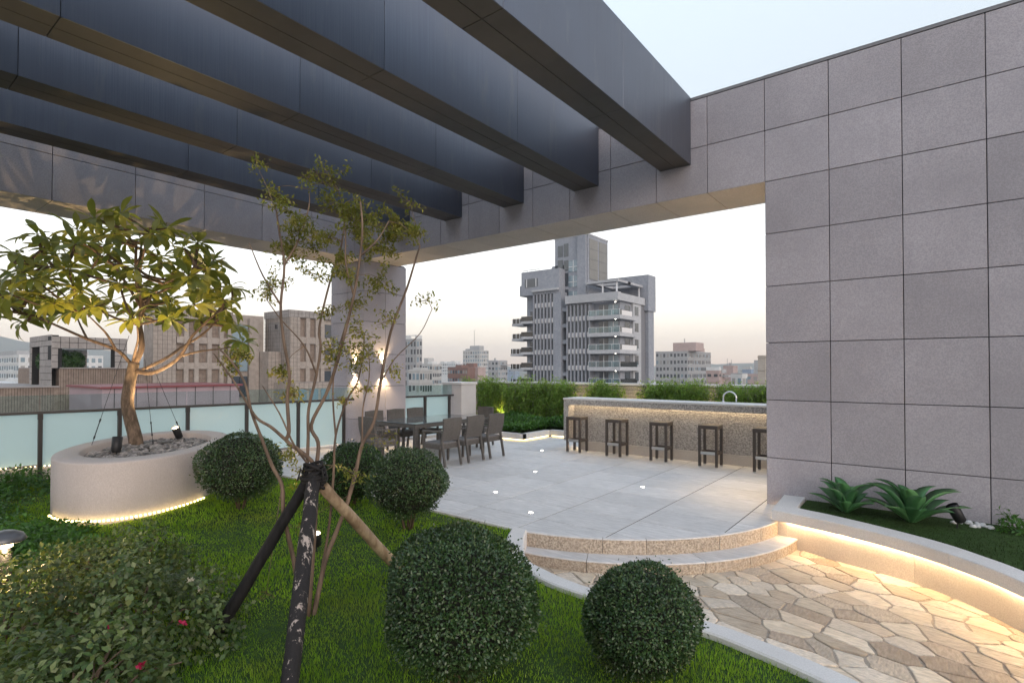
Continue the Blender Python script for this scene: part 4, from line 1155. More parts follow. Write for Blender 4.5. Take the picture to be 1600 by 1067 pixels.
# --- agaves
def agave(loc, rad, h, n, label):
    t = thing('agave', label, 'agave', loc, group='agaves in the curved planter'); shapes = []
    for (L, W, up) in ((1, .29, .55), (1, .33, .98), (.95, .32, 1.38)):
        ns = 9; v = []
        for i in range(ns + 1):
            s = i / ns; wd = W * (.55 + .75 * math.sin(min(1, s * 1.25) * 2.2)) * (1 - s ** 3.2) * .55 + .001; x_ = L * s * math.cos(up * (1 - .45 * s * s)); z_ = L * s * math.sin(up) * (1 - .30 * s * s)
            v += [(x_, -wd, z_ + wd * .35), (x_ + .006, 0, z_), (x_, wd, z_ + wd * .35), (x_ + .006, 0, z_ - .025 * (1 - s))]
        f = []
        for i in range(ns):
            for a, b_ in ((0, 1), (1, 2), (2, 3), (3, 0)): f.append((i * 4 + a, i * 4 + b_, i * 4 + 4 + b_, i * 4 + 4 + a))
        me = bpy.data.meshes.new('agave_leaf'); me.from_pydata(v, [], f); me.materials.append(AGAV); me.polygons.foreach_set('use_smooth', [True] * len(f)); shapes.append(me)
    for k in range(n):
        ring = 0 if k < n * .4 else (1 if k < n * .75 else 2); o = bpy.data.objects.new('leaf', shapes[ring]); C.objects.link(o); o.parent = t
        a = k * 2.39996 + random.uniform(-.15, .15); dirn = Vector((math.cos(a), math.sin(a)))
        room = 1.0 if dirn.y < .3 else max(.45, min(1, (YW - .05 - loc[1]) / (rad * dirn.y + 1e-6)))
        s = rad * [1.02, .95, .9][ring] * random.uniform(.88, 1.08) * (room if ring < 2 else max(room, .8)); o.scale = (s, s, s * (h / rad) * [.95, 1.05, 1.05][ring]); o.rotation_euler = (0, 0, a); o.location = (dirn.x * .03, dirn.y * .03, .01 + .015 * ring)
agave((-.84, 7.50, .115), .40, .53, 16, 'smaller green agave near the planter corner')
agave((-.22, 7.46, .115), .50, .64, 18, 'larger green agave between its neighbour and the black spotlight')
V, F = heap(260, .62, 7.62, .14, .14, .22, .11, .06, .4)
tag(np_obj('small_plant', np_mesh('small_plant', V, F, GCOV)), 'small leafy plant at the right edge against the wall', 'plant')
V, F = pebbles(np.array([(.30 + RS.uniform(-.16, .16), 7.70 + RS.uniform(-.1, .1), .125) for _ in range(26)]), .028)
tag(np_obj('pebbles', np_mesh('pebbles', V, F, KERB, True)), 'small scatter of pale pebbles behind the black spotlight', 'pebbles', kind='stuff')

# --- plumeria tree in the oval planter
TB = Vector((-9.74, 3.14, 0)); TU = Vector((.7911, .6117, 0)); TW = Vector((-.6117, .7911, 0)); KS = .00975
def T(px_, py_, w_=0.0): return TB + TU * ((px_ - 214) * KS) + TW * w_ + Vector((0, 0, 1.8 + (575.9 - py_) * KS))
pt = thing('plumeria_tree', 'spreading leafy tree with a crooked trunk in the oval planter', 'tree', tuple(T(214, 697)))
m = MB()
trunk = [T(214, 704), T(212, 685), T(204, 655), T(199, 632), T(201, 607), T(205, 585), T(209, 566)]
m.tube([tuple(p) for p in crom(trunk, 4)], [.098 - .0010 * k for k in range(25)], 14)
m.build('trunk', BARK, pt, True)
nodes = []   # (point, radius) on limbs from which twigs may start
limbs = [
    ([(209, 570), (220, 545), (218, 523), (214, 505), (216, 470), (212, 440), (210, 405), (207, 380)], [0, 0, .02, .05, .05, .0, .0, .05], .078),
    ([(208, 575), (201, 561), (187, 546), (150, 530), (112, 512), (78, 496), (48, 488)], [0, -.05, -.1, -.2, -.25, -.3, -.3], .05),
    ([(212, 580), (236, 583), (262, 575), (291, 557), (312, 527), (330, 508), (352, 488)], [0, -.02, -.08, -.15, -.2, -.2, -.2], .058),
    ([(222, 578), (250, 561), (274, 540), (298, 521), (318, 496), (335, 470)], [0, .1, .2, .3, .4, .45], .046),
    ([(207, 566), (228, 551), (250, 531), (262, 512)], [0, -.25, -.5, -.7], .04),
    ([(291, 557), (322, 549), (352, 545), (378, 540)], [-.15, -.15, -.1, -.1], .032),
    ([(187, 546), (184, 523), (182, 510), (172, 490)], [-.1, -.25, -.4, -.55], .034),
    ([(216, 478), (196, 447), (166, 408), (140, 392), (122, 375)], [.05, .05, .1, .15, .2], .042),
    ([(214, 452), (180, 440), (140, 428), (104, 424), (78, 420)], [0, -.3, -.55, -.6, -.65], .04),
    ([(213, 440), (228, 418), (250, 385), (262, 365)], [0, -.15, -.35, -.45], .04),
    ([(214, 470), (240, 445), (268, 420), (300, 398), (320, 388)], [.05, .3, .5, .55, .6], .042),
    ([(216, 490), (246, 468), (282, 448), (318, 430), (345, 418)], [.05, -.2, -.4, -.45, -.5], .042),
    ([(211, 420), (196, 392), (176, 360), (165, 345)], [0, .3, .6, .7], .036),
    ([(211, 410), (218, 380), (230, 350), (236, 335)], [0, .15, .3, .35], .036),
    ([(150, 530), (120, 500), (100, 478)], [-.2, 0, .2], .028),
]
m2 = MB()
for pxs, ws, r0 in limbs:
    pts_ = [T(*p, w_) for p, w_ in zip(pxs, ws)]; cc = crom([tuple(p) for p in pts_], 4); n_ = len(cc)
    m = MB(); m.tube([tuple(p) for p in cc], [.6 * r0 * (1 - .62 * k / (n_ - 1)) for k in range(n_)], 9); m.build('branch', BARK2, pt, True)
    for k in range(n_ // 2, n_): nodes.append((cc[k], r0 * (1 - .62 * k / (n_ - 1))))
# twig tips over a flattened dome, each joined to the nearest limb
tips = []
rt = random.Random(21)
cand = []
for k in range(2600):
    a = rt.uniform(0, 6.283); e = rt.uniform(-.25, 1.0); rr = rt.uniform(.80, 1.0)
    ch_ = math.sqrt(max(0, 1 - e * e)) if e > 0 else math.sqrt(1 - (e * .8) ** 2)
    q = T(196, 462, -.12) + TU * (1.62 * rr * ch_ * math.cos(a)) + TW * (1.22 * rr * ch_ * math.sin(a)) + Vector((0, 0, (1.22 if e > 0 else 1.35) * rr * e))
    if q.x < -10.25 and q.z > 4.0: continue
    cand.append(q)
fixed = [T(18, 458, -.3), T(62, 505, -.3), T(75, 515, -.1), T(160, 492, -.6), T(262, 505, -.8), T(300, 500, -.6), T(362, 470, -.25), T(386, 535, -.1), T(408, 556, -.1), T(352, 505, .4), T(250, 455, -.9), T(205, 470, -1.0), T(120, 470, -.7)]
for q in fixed + cand:
    if len(tips) < 76 and all((q - p).length > .325 for p in tips): tips.append(q)
tipdirs = []
for q in tips:
    best = min(nodes, key=lambda nd: (nd[0] - q).length + max(0, (nd[0].z - q.z) * .8)); p0 = best[0]
    md = p0.lerp(q, .5) + Vector((rt.uniform(-.05, .05), rt.uniform(-.05, .05), -.06 * (q - p0).length)); cc = crom([tuple(p0), tuple(md), tuple(q)], 4)
    m = MB(); m.tube([tuple(p) for p in cc], [min(best[1], .02) * (1 - .35 * k / (len(cc) - 1)) + .004 for k in range(len(cc))], 6); tipdirs.append((q, (q - md).normalized())); m.build('twig', BARK2, pt, True)
# leaf shapes: long, broadest past the middle, folded along the midrib and drooping
def leaf_mesh(L, W, droop, nm):
    ns = 5; v = []
    for i in range(ns + 1):
        s = i / ns; wd = W * .5 * (math.sin(math.pi * min(1, s ** 1.25 * 1.0)) ** .8 if 0 < s < 1 else .03); x_ = L * s * math.cos(droop * s); z_ = -L * s * math.sin(droop * s) * .8
        v += [(x_, -wd, z_ + wd * .3), (x_, 0, z_), (x_, wd, z_ + wd * .3)]
    f = []
    for i in range(ns): f += [(i * 3, i * 3 + 1, i * 3 + 4, i * 3 + 3), (i * 3 + 1, i * 3 + 2, i * 3 + 5, i * 3 + 4)]
    me = bpy.data.meshes.new(nm); me.from_pydata(v, [], f); me.materials.append(PLUM); me.polygons.foreach_set('use_smooth', [True] * len(f)); return me, np.array(v), f
LS = [leaf_mesh(.33, .11, .35, 'plumeria_leaf'), leaf_mesh(.31, .115, .6, 'plumeria_leaf'), leaf_mesh(.34, .105, .12, 'plumeria_leaf'), leaf_mesh(.28, .092, .85, 'plumeria_leaf')]
lv = []
for q, d in tipdirs:
    up = (d * .6 + Vector((0, 0, .9))).normalized(); n_ = rt.randint(11, 15); ph = rt.uniform(0, 6.28)
    for k in range(n_):
        a = ph + k * 2.39996; el = rt.uniform(-.15, .35) if k > 2 else rt.uniform(.6, 1.1)
        s1 = up.orthogonal().normalized(); s2 = up.cross(s1); ax = (s1 * math.cos(a) + s2 * math.sin(a)) * math.cos(el) + up * math.sin(el)
        ax = (ax + Vector((0, 0, -.12))).normalized(); y_ = up.cross(ax).normalized()
        if y_.length < .1: continue
        z_ = ax.cross(y_); M = Matrix((( ax.x, y_.x, z_.x, 0), (ax.y, y_.y, z_.y, 0), (ax.z, y_.z, z_.z, 0), (0, 0, 0, 1))); M.translation = q + ax * .015 - Vector(ORG[pt.name])
        sc = rt.uniform(.8, 1.2); lv.append(((q - Vector((0, 0, 1.8))).length, M @ Matrix.Scale(sc, 4), rt.randrange(4)))
lv.sort(key=lambda e: e[0])
for _, M, s in lv[:300]:
    o = bpy.data.objects.new('leaf', LS[s][0]); C.objects.link(o); o.parent = pt; o.matrix_basis = M
Vs, Fs, k = [], [], 0
for _, M, s in lv[300:]:
    A = np.array(M); Vs.append(LS[s][1] @ A[:3, :3].T + A[:3, 3]); Fs.append(np.array(LS[s][2]) + k); k += len(LS[s][1])
o = np_obj('leaves', np_mesh('leaves', np.concatenate(Vs), np.concatenate(Fs), PLUMS, True), pt); o['kind'] = 'stuff'
print('plumeria leaves', len(lv), 'tips', len(tips))

# --- young multi-stem tree held by the stakes
YB = Vector((-3.60, 2.24, 0)); YK = .00474
def Y(px_, py_, w_=0.0): return YB + TU * ((px_ - 477) * YK) + TW * w_ + Vector((0, 0, 1.8 + (575.9 - py_) * YK))
yt = thing('young_tree', 'slender multi-stemmed young tree with sparse foliage inside the stakes', 'tree', tuple(YB))
stems = [
    ([(474, 975), (460, 865), (449, 795), (446, 750), (433, 720), (421, 681), (410, 639), (400, 597), (380, 565), (361, 546)], [0, -.05, -.1, -.1, -.12, -.15, -.2, -.2, -.2, -.2], .016),
    ([(482, 970), (493, 905), (501, 866), (514, 831), (530, 785), (540, 745), (551, 696), (568, 660), (577, 600), (590, 530), (602, 491), (619, 447), (632, 404), (640, 378)], [.02, .05, .08, .1, .12, .14, .15, .18, .2, .2, .2, .2, .2, .2], .018),
    ([(478, 960), (484, 850), (488, 760), (488, 726), (490, 690), (479, 663), (504, 615), (523, 570), (538, 526), (555, 468), (567, 412), (573, 372), (570, 335)], [.0, .02, .03, .03, .03, .03, .0, -.05, -.1, -.15, -.2, -.25, -.25], .017),
    ([(487, 760), (486, 723), (468, 700), (451, 684), (456, 669), (453, 618), (458, 585), (451, 530), (447, 482), (452, 424), (444, 372), (440, 345)], [.03, .0, -.05, -.08, -.1, -.1, -.12, -.15, -.15, -.15, -.15, -.15], .016),
    ([(451, 684), (434, 662), (418, 648), (406, 621), (392, 590), (372, 555)], [-.08, -.15, -.2, -.25, -.3, -.35], .011),
    ([(477, 965), (471, 850), (469, 747), (469, 684), (468, 639), (478, 585), (482, 540), (478, 510), (491, 436), (505, 380), (512, 330), (516, 300)], [.03, .05, .08, .1, .12, .15, .18, .2, .25, .3, .3, .3], .013),
    ([(481, 960), (497, 840), (502, 750), (504, 684), (520, 627), (536, 600), (545, 560), (548, 520)], [.05, .15, .2, .22, .25, .25, .25, .25], .010),
    ([(504, 684), (498, 640), (494, 600), (498, 555), (520, 470), (528, 420)], [.22, .25, .3, .32, .35, .35], .007),
    ([(551, 696), (549, 640), (556, 590), (552, 540)], [.15, .2, .25, .3], .006),
    ([(567, 412), (590, 385), (604, 355)], [-.2, -.15, -.1], .007), ([(555, 468), (540, 420), (536, 375), (530, 330)], [-.15, -.1, -.05, 0], .007),
    ([(447, 482), (425, 440), (410, 395)], [-.15, -.2, -.25], .006), ([(452, 424), (470, 380), (480, 330), (476, 300)], [-.15, -.1, -.05, 0], .006),
    ([(478, 585), (462, 540), (430, 500), (412, 470)], [.15, .1, .05, 0], .006), ([(577, 600), (600, 560), (640, 520), (660, 480)], [.2, .2, .2, .2], .004),
    ([(485, 735), (474, 690), (460, 640), (440, 600)], [.03, -.2, -.3, -.35], .007)]
ynodes = []
for pxs, ws, r0 in stems:
    cc = crom([tuple(Y(*p, w_)) for p, w_ in zip(pxs, ws)], 4); n_ = len(cc)
    m = MB(); m.tube([tuple(p) for p in cc], [r0 * (1 - .7 * k / (n_ - 1)) + .0012 for k in range(n_)], 8); m.build('stem', BARK2, yt, True)
    ynodes += list(cc[n_ // 3:])
clumps = [(520, 292, 40, 40), (505, 312, 30, 30), (600, 335, 34, 70), (560, 345, 40, 80), (575, 390, 36, 90), (545, 362, 40, 60), (590, 440, 40, 60), (540, 430, 40, 60), (640, 372, 22, 50), (445, 398, 30, 60), (430, 450, 40, 40), (462, 345, 36, 46), (470, 425, 30, 30), (415, 280, 26, 16), (440, 345, 30, 40), (478, 385, 30, 40), (555, 520, 40, 40), (600, 500, 30, 20), (560, 560, 34, 30),
          (420, 575, 26, 40), (370, 555, 24, 40), (440, 610, 24, 20), (500, 555, 30, 24), (620, 300, 34, 20), (520, 470, 36, 40), (655, 470, 20, 14), (590, 580, 24, 16), (545, 610, 24, 16),
          (470, 705, 34, 26), (545, 735, 26, 22), (455, 770, 26, 18), (450, 830, 16, 8), (585, 690, 30, 12), (440, 740, 20, 16), (430, 905, 12, 5)]
Pl = []
more = [(cx + rt.uniform(-34, 34), cy + rt.uniform(-30, 30), r_ * .8, n_ * .7) for (cx, cy, r_, n_) in clumps if cy < 640 and cx < 585]
for (cx, cy, r_, n_) in clumps + more:
    m = MB()
    c_ = Y(cx, cy, rt.uniform(-.22, .3)); nd = min(ynodes, key=lambda p: (p - c_).length)
    m.tube([tuple(nd), tuple(nd.lerp(c_, .5) + Vector((0, 0, .02))), tuple(c_)], [.003, .0022, .0015], 5)
    for s in range(5):
        d_ = Vector(tuple(rdir(1)[0])); e_ = c_ + Vector((d_.x, d_.y, d_.z * .6)) * r_ * YK * .9; m.tube([tuple(c_.lerp(nd, .02)), tuple(e_)], [.0016, .001], 4)
        for k in range(max(1, int(n_ * 5.2 / 5))):
            Pl.append(c_.lerp(e_, rt.uniform(.1, 1.25)) + Vector(tuple(rdir(1)[0])) * .03)
    m.build('twig', BARK2, yt)
P = np.array([tuple(p - YB) for p in Pl]); n = len(P)
V, F = leaf_arrays(P, norm(rdir(n) + np.array([0, 0, -.1])), norm(rdir(n) * .6 + np.array([0, 0, 1])),   .034 * RS.uniform(.5, 1.3, n), .015 * RS.uniform(.8, 1.2, n), .1)
np_obj('foliage', np_mesh('foliage', V, F, YOUNG), yt)
# ================================================================== CITY
TWB = stone('tower_cladding', (.235, .248, .285), (.30, .312, .35), 2.2, .12, .75, 0)
TWL = stone('tower_pale', (.36, .365, .385), (.43, .43, .45), 2.0, .12, .75, 0)
TWD = plain('tower_recess', (.16, .16, .175), .8)
TWW = plain('tower_fin', (.62, .60, .60), .7)
LOUV = plain('louvre_panel', (.20, .195, .185), .7, vary=.08, scale=.4)
WIN = plain('window_glass', (.03, .038, .05), .06, 0, .9)
WINL = plain('window_glass_light', (.16, .22, .26), .08, 0, .9)
BGL = glassy('balcony_glass', (.62, .76, .80), False)
BGL.node_tree.nodes['Fresnel'].inputs[0].default_value = 1.9
FRAMEW = plain('white_frame', (.62, .62, .64), .6)
tw = thing('apartment_tower', 'grey stepped apartment tower with glass balconies rising above the bar counter', 'tower', (-58, 100, -38), kind='thing')
YF = 96.5; G = -38
def tbx(name, mat, *a, c=0, par=None):
    m = MB(); m.box(*a); return m.build(name, mat, par or tw)
FL = [12.2 - 3.36 * k for k in range(15)]                     # balcony slab tops
# bodies
tbx('core', TWB, -64.8, -56.7, 99.0, 107.7, G, 29.6); tbx('core_coping', TWL, -64.9, -56.6, 98.9, 107.8, 29.602, 29.9)
tbx('core_wall', TWB, -58.9, -56.9, 98.4, 98.99, 15, 29.55)
tbx('left_block', TWB, -72.0, -62.2, 96.5, 106, 17.75, 22.9); tbx('left_ledge', TWB, -72.8, -72.01, 97, 104, 17.78, 20.1)
tbx('left_wall', TWB, -72.0, -63.7, 98.6, 106, G, 17.74)
tbx('left_fin_wall', TWB, -68.8, -63.7, 96.9, 98.59, G, 17.74)
tbx('canopy_slab', TWL, -68.9, -62.2, 96.0, 96.49, 18.3, 18.75)
tbx('pier_wall', TWB, -63.69, -61.7, 96.55, 99, G, 17.9)
tbx('gap_wall', TWD, -61.69, -60.2, 98.4, 99, G, 17)
tbx('right_body', TWB, -60.2, -49.0, 98.2, 108.4, G, 15.1)
tbx('right_fin_wall', TWB, -60.19, -54.75, 96.9, 98.19, G, 15.1)
tbx('parapet_band', TWL, -60.3, -48.3, 95.9, 97.2, 15.11, 16.75); tbx('parapet_band', TWL, -49.5, -48.31, 97.21, 108.4, 15.12, 16.6)
tbx('back_block', TWB, -60.0, -47.6, 108.5, 112.3, 14.0, 21.6); tbx('back_body', TWB, -60.0, -47.9, 109.2, 112.0, G, 13.99)
tbx('service_slot', TWD, -49.5, -48.6, 107.0, 109.1, G, 15.0); tbx('side_wall', TWL, -50.0, -48.55, 103.2, 106.95, G, 15.05)
for k in range(2):
    m = MB(); y0 = 99.6 + 4.1 * k; m.box(-56.69, -56.6, y0, y0 + 3.5, 20.4, 28.9)
    lv_ = m.build('louvre_panel', LOUV, tw)
    m = MB()
    for j in range(4): m.box(-56.61, -56.55, y0, y0 + 3.5, 20.4 + 2.12 * j, 20.48 + 2.12 * j)
    m.build('louvre_rail', TWD, lv_)
for z0, z1 in ((24.2, 27.0), (21.2, 23.4), (17.9, 20.7), (14.4, 17.2)):
    f_ = tbx('stair_window', WIN, -62.5, -61.4, 98.93, 98.98, z0 + 1.4, z1 + 1.4)
for z0, z1 in ((21.9, 24.3), (18.7, 21.1), (15.4, 17.8)):
    f_ = tbx('stair_window', WINL, -61.3, -59.0, 98.90, 98.97, z0 + .3, z1 + .3)
    tbx('window_frame', FRAMEW, -60.2, -60.08, 98.86, 98.9, z0 + .3, z1 + .3, par=f_); tbx('window_frame', FRAMEW, -61.3, -59.0, 98.86, 98.895, z0 + 1.3, z0 + 1.42, par=f_)
for z in (22.6, 25.7): tbx('window_recess', WIN, -64.0, -62.8, 98.9, 98.97, z, z + 2.4)
f_ = tbx('window', WIN, -71.0, -67.6, 96.42, 96.49, 19.5, 21.3)
for x in (-70.6, -68.1): tbx('window_frame', FRAMEW, x, x + .18, 96.38, 96.42, 19.5, 21.3, par=f_)
# narrow windows and fins
wm = MB(); wm.box(-.24, .24, -.02, .02, 0, 2.3); wme = wm.mesh('window', WIN)
fm = MB(); fm.box(-.14, .14, -.22, .22, 0, 3.2); fme = fm.mesh('fin', TWB)
sm = MB(); sm.box(-.26, .26, -.05, .05, 0, .95); sme = sm.mesh('spandrel', TWW)
def put(me, name, x, y, z):
    o = bpy.data.objects.new(name, me); C.objects.link(o); o.parent = tw; L = ORG[tw.name]; o.location = (x - L[0], y - L[1], z - L[2])
for x0, nw, ztop in ((-68.3, 6, 18.3), (-59.8, 6, 14.95)):
    rows = int((ztop + 3) / 3.36) + 1
    for i in range(nw):
        for j in range(rows):
            put(wme, 'window', x0 + .88 * i, 96.86, ztop - 2.4 - 3.36 * j)
            put(fme, 'fin', x0 - .44 + .88 * i, 96.72, ztop - 3.3 - 3.36 * j)
            if (ztop - 3.4 - 3.36 * j) > -4: put(sme, 'spandrel', x0 + .88 * i, 96.8, ztop - 3.38 - 3.36 * j)
    for j in range(rows): put(fme, 'fin', x0 - .44 + .88 * nw, 96.72, ztop - 3.3 - 3.36 * j)
# balconies
bgm = MB()
for j, z in enumerate(FL):
    if z < -7: break
    tbx('balcony_slab', TWL, -54.74, -47.7, 95.6, 98.19, z - .75, z); tbx('balcony_slab', TWL, -49.0, -47.71, 98.2, 103.2 + 1.6 * (j > 1), z - .74, z - .01)
    o = tbx('balcony_glass', BGL, -54.7, -47.8, 95.66, 95.7, z + .02, z + 1.05); m = MB(); m.box(-54.7, -47.76, 95.64, 95.72, z + 1.06, z + 1.12)
    for k in range(5): m.box(-54.7 + 1.72 * k, -54.64 + 1.72 * k, 95.645, 95.715, z, z + 1.05)
    m.build('railing', FRAMEW, o)
    tbx('balcony_glass', BGL, -47.82, -47.78, 95.7, 100.5 + 3 * (j > 1), z + .02, z + 1.05)
    if z > 3: tbx('balcony_front', FRAMEW if 0 else TWW, -47.80, -47.72, 96.4, 101.0 + 2 * (j > 1), z + .0, z + .95)
    d_ = tbx('balcony_door', WIN, -53.6, -51.6, 98.12, 98.18, z, z + 2.35); tbx('door_frame', FRAMEW, -52.65, -52.5, 98.08, 98.12, z, z + 2.35, par=d_)
    d_ = tbx('balcony_door', WINL, -51.5, -49.4, 98.12, 98.18, z, z + 2.35); tbx('door_frame', FRAMEW, -50.5, -50.38, 98.08, 98.12, z, z + 2.35, par=d_)
    tbx('window', WIN, -48.54, -48.5, 103.9, 105.6, z + .5, z + 2.3); tbx('window', WIN, -48.99, -48.93, 100.2, 102.6, z + .4, z + 2.3)
    tbx('ceiling_light', LEDW, -49.2, -49.05, 96.4, 96.55, z + 2.57, z + 2.6)
    # left bay
    if z < 13:
        tbx('balcony_slab', TWL, -72.0, -68.81, 96.2, 98.59, z - .62, z - .1); o = tbx('balcony_glass', BGL, -71.9, -68.9, 96.26, 96.3, z - .08, z + .95)
        m = MB(); m.box(-71.9, -68.9, 96.24, 96.32, z + .955, z + 1.0); m.build('railing', FRAMEW, o)
        tbx('balcony_slab', TWL, -75.2 - .4 * (j > 1), -72.01, 97.2, 101, z - .9, z - .4); o = tbx('balcony_glass', BGL, -75.1 - .4 * (j > 1), -72.05, 97.26, 97.3, z - .38, z + .7)
        m = MB()
        for k in range(4): m.box(-75.1 + 1.0 * k, -75.0 + 1.0 * k, 97.24, 97.32, z - .38, z + .72)
        m.build('railing', FRAMEW, o)
        d_ = tbx('balcony_door', WINL, -71.0, -69.2, 98.5, 98.58, z, z + 2.2); tbx('door_frame', WIN, -71.0, -70.2, 98.46, 98.5, z, z + 2.2, par=d_)
        tbx('gap_slab', TWB, -61.68, -60.21, 97.0, 98.39, z + 1.5, z + 2.3)
# roof canopy with two openings
m = MB()
for (x0, x1, y0, y1) in ((-56.0, -48.8, 97.0, 98.2), (-56.0, -48.8, 101.4, 102.6), (-56.0, -48.8, 106.2, 108.3), (-56.0, -54.6, 98.2, 106.2), (-50.2, -48.8, 98.2, 106.2)): m.box(x0, x1, y0 + .001, y1 - .001, 18.9, 19.35)
m.build('roof_canopy', TWL, tw)
m = MB()
for x, y in ((-49.4, 97.6), (-49.4, 107.8), (-52.5, 97.6)): m.box(x - .12, x + .12, y - .12, y + .12, 15.1, 18.9)
m.build('canopy_post', FRAMEW, tw)
m = MB(); m.box(-71.9, -67.5, 97, 97.08, 23.3, 23.4)
for k in range(5): m.box(-71.9 + k * 1.1, -71.84 + k * 1.1, 97, 97.06, 22.9, 23.3)
m.build('roof_railing', TWD, tw); tbx('roof_box', TWB, -65.6, -62.5, 99, 102, 22.9, 23.9)

# ---- near neighbours on the left
GTL = stone('grey_wall_tile', (.24, .22, .21), (.31, .285, .275), 1.6, .3, .8, 0)
BTL = stone('brown_wall_tile', (.19, .145, .12), (.26, .205, .17), 2.5, .25, .85, 0, stains=.35)
PTL = stone('pilaster_tile', (.27, .23, .205), (.35, .305, .27), 2.0, .25, .8, 0, stains=.2)
def tiles(parent, axis, c, u0, u1, z0, z1, du, dz, mat, name='wall_tile', limit=160, cut=()):
    nu, nz = max(1, round((u1 - u0) / du)), max(1, round((z1 - z0) / dz)); du, dz = (u1 - u0) / nu, (z1 - z0) / nz
    for i in range(nu):
        for j in range(nz):
            a, b_, c0, c1 = u0 + du * i, u0 + du * (i + 1), z0 + dz * j, z0 + dz * (j + 1)
            if any(a < q[1] - .01 and b_ > q[0] + .01 and c0 < q[3] - .01 and c1 > q[2] + .01 for q in cut): continue
            m = MB(); panel(m, axis, 1 if axis == 0 else -1, c + random.uniform(-.006, .006), a + .02, b_ - .02, c0 + .02, c1 - .02, .05, .01); m.build(name, mat, parent)
pv = thing('rooftop_pavilion', 'grey tiled open roof frame with round clipped bushes inside', 'building', (-66, 16, 1.8), kind='thing')
def nb(par, name, mat, *a):
    m = MB(); m.box(*a); return m.build(name, mat, par)
for (y0, y1, z0, z1) in ((13.8, 19.75, 3.66, 4.78), (13.8, 14.6, 1.83, 3.655), (18.7, 19.75, 1.83, 3.655)):
    nb(pv, 'frame_core', JOINT, -65.2, -64.06, y0, y1 - .01, z0, z1)
tiles(pv, 0, -64.0, 13.8, 19.75, 3.66, 4.78, .66, .56, GTL); tiles(pv, 0, -64.0, 13.8, 14.3, 1.83, 3.655, .5, .6, GTL); tiles(pv, 0, -64.0, 18.7, 19.75, 1.83, 3.655, .52, .6, GTL)
nb(pv, 'frame_core', JOINT, -72.0, -65.21, 13.86, 14.6, 3.9, 4.95); tiles(pv, 1, 13.8, -72.0, -64.02, 3.9, 4.95, 1.3, .52, GTL)
nb(pv, 'frame_core', JOINT, -68.1, -65.21, 13.86, 14.6, .1, 3.89); tiles(pv, 1, 13.8, -68.1, -64.02, .1, 3.89, 1.35, .62, GTL)
nb(pv, 'frame_core', JOINT, -72.0, -71.2, 13.86, 14.6, .1, 3.89); tiles(pv, 1, 13.8, -72.0, -71.2, .1, 3.89, .8, .62, GTL)
nb(pv, 'back_wall', JOINT, -67.0, -66.46, 14.6, 17.1, 1.83, 3.655); tiles(pv, 0, -66.4, 14.6, 17.1, 1.83, 3.655, .5, .6, GTL)
for (y, r_, lab) in ((14.9, 1.0, 'taller round dark bush inside the grey roof frame'), (16.0, .85, 'lower round dark bush beside the taller one in the roof frame'), (13.2, .8, 'dark bush seen through the narrow side opening of the roof frame')):
    n = 2600; d = rdir(n); P = d * r_ * RS.uniform(.9, 1.0, (n, 1)) * np.array([.8, .75, 1]); V, F = quad_leaves(P, rdir(n), d, np.full(n, .22), np.full(n, .14))
    x_ = -65.6 if y > 14 else -69.6; y_ = y if y > 14 else 14.5
    o = np_obj('round_bush', np_mesh('round_bush', V, F, BUSHL2)); o.location = (x_, y_, 2.5); tag(o, lab, 'bush', 'round bushes on the neighbouring roof')
pb = thing('tiled_apartment', 'brown tiled apartment block with a window below the grey roof frame', 'building', (-70, 18, -38), kind='thing')
nb(pb, 'wall', BTL, -80, -64.05, 14.4, 22.0, G, 1.8); nb(pb, 'wall', BTL, -80, -64.1, 2.0, 14.39, G, .09)
nb(pb, 'coping', GTL, -80, -63.9, 14.42, 22.0, 1.801, 1.9) ; nb(pb, 'coping', GTL, -80, -63.95, 2.0, 14.4, .091, .2)
w_ = nb(pb, 'window', WIN, -64.06, -64.0, 15.5, 17.1, -1.6, -.24); nb(pb, 'window_frame', FRAMEW, -64.0, -63.95, 16.25, 16.36, -1.6, -.24) 
for z in (-1.66, -.22): nb(pb, 'window_frame', FRAMEW, -64.0, -63.94, 15.45, 17.15, z, z + .08)
nb(pb, 'air_conditioner', FRAMEW, -64.0, -63.5, 15.8, 16.9, -2.4, -1.72)
pl_ = MB()
for k in range(40): y = 14.5 + .19 * k; pl_.box(-64.05, -64.03, y, y + .02, -4, 1.8)
for k in range(64): y = 2.0 + .19 * k; pl_.box(-64.1, -64.08, y, y + .02, -4, .08)
o = pl_.build('tile_joints', JOINT, pb); o['kind'] = 'stuff'
tk = thing('pilaster_block', 'tall beige tiled block with recessed panels behind the oval planter tree', 'building', (-68, 28, -38), kind='thing')
nb(tk, 'wall', PTL, -66.5, -64.4, 22.0, 34.0, G, 6.998); nb(tk, 'wall', PTL, -66.5, -64.4, 30.21, 34.0, 7.0, 8.1); nb(tk, 'parapet', PTL, -66.6, -64.0, 21.95, 30.2, 7.0, 8.3)
for k, y in enumerate((22.0, 25.0, 26.05, 27.4, 28.7, 29.6)): nb(tk, 'pilaster', PTL, -64.39, -64.0, y, y + (2.2 if k == 0 else .45), -6, 6.99)
for z in (4.9, 2.1, -.7, -3.4): nb(tk, 'spandrel', PTL, -64.38, -64.05, 24.3, 30.0, z - .35, z + .35)
for r_ in range(3):
    for k in range(2):
        nb(tk, 'glass_bay', WINL if r_ < 2 else WIN, -64.3, -64.15, 30.1 + k * .95, 31.0 + k * .95, 6.9 - 3.0 * r_ - 2.4, 6.9 - 3.0 * r_)
nb(tk, 'wall', PTL, -64.38, -63.9, 32.05, 33.2, -8, 7.7); nb(tk, 'wall', PTL, -66, -62, 33.3, 37, G, 3.8)
cb = thing('pilaster_block', 'beige tiled block with dark recesses seen through the young tree stems', 'building', (-64, 38, -38), kind='thing')
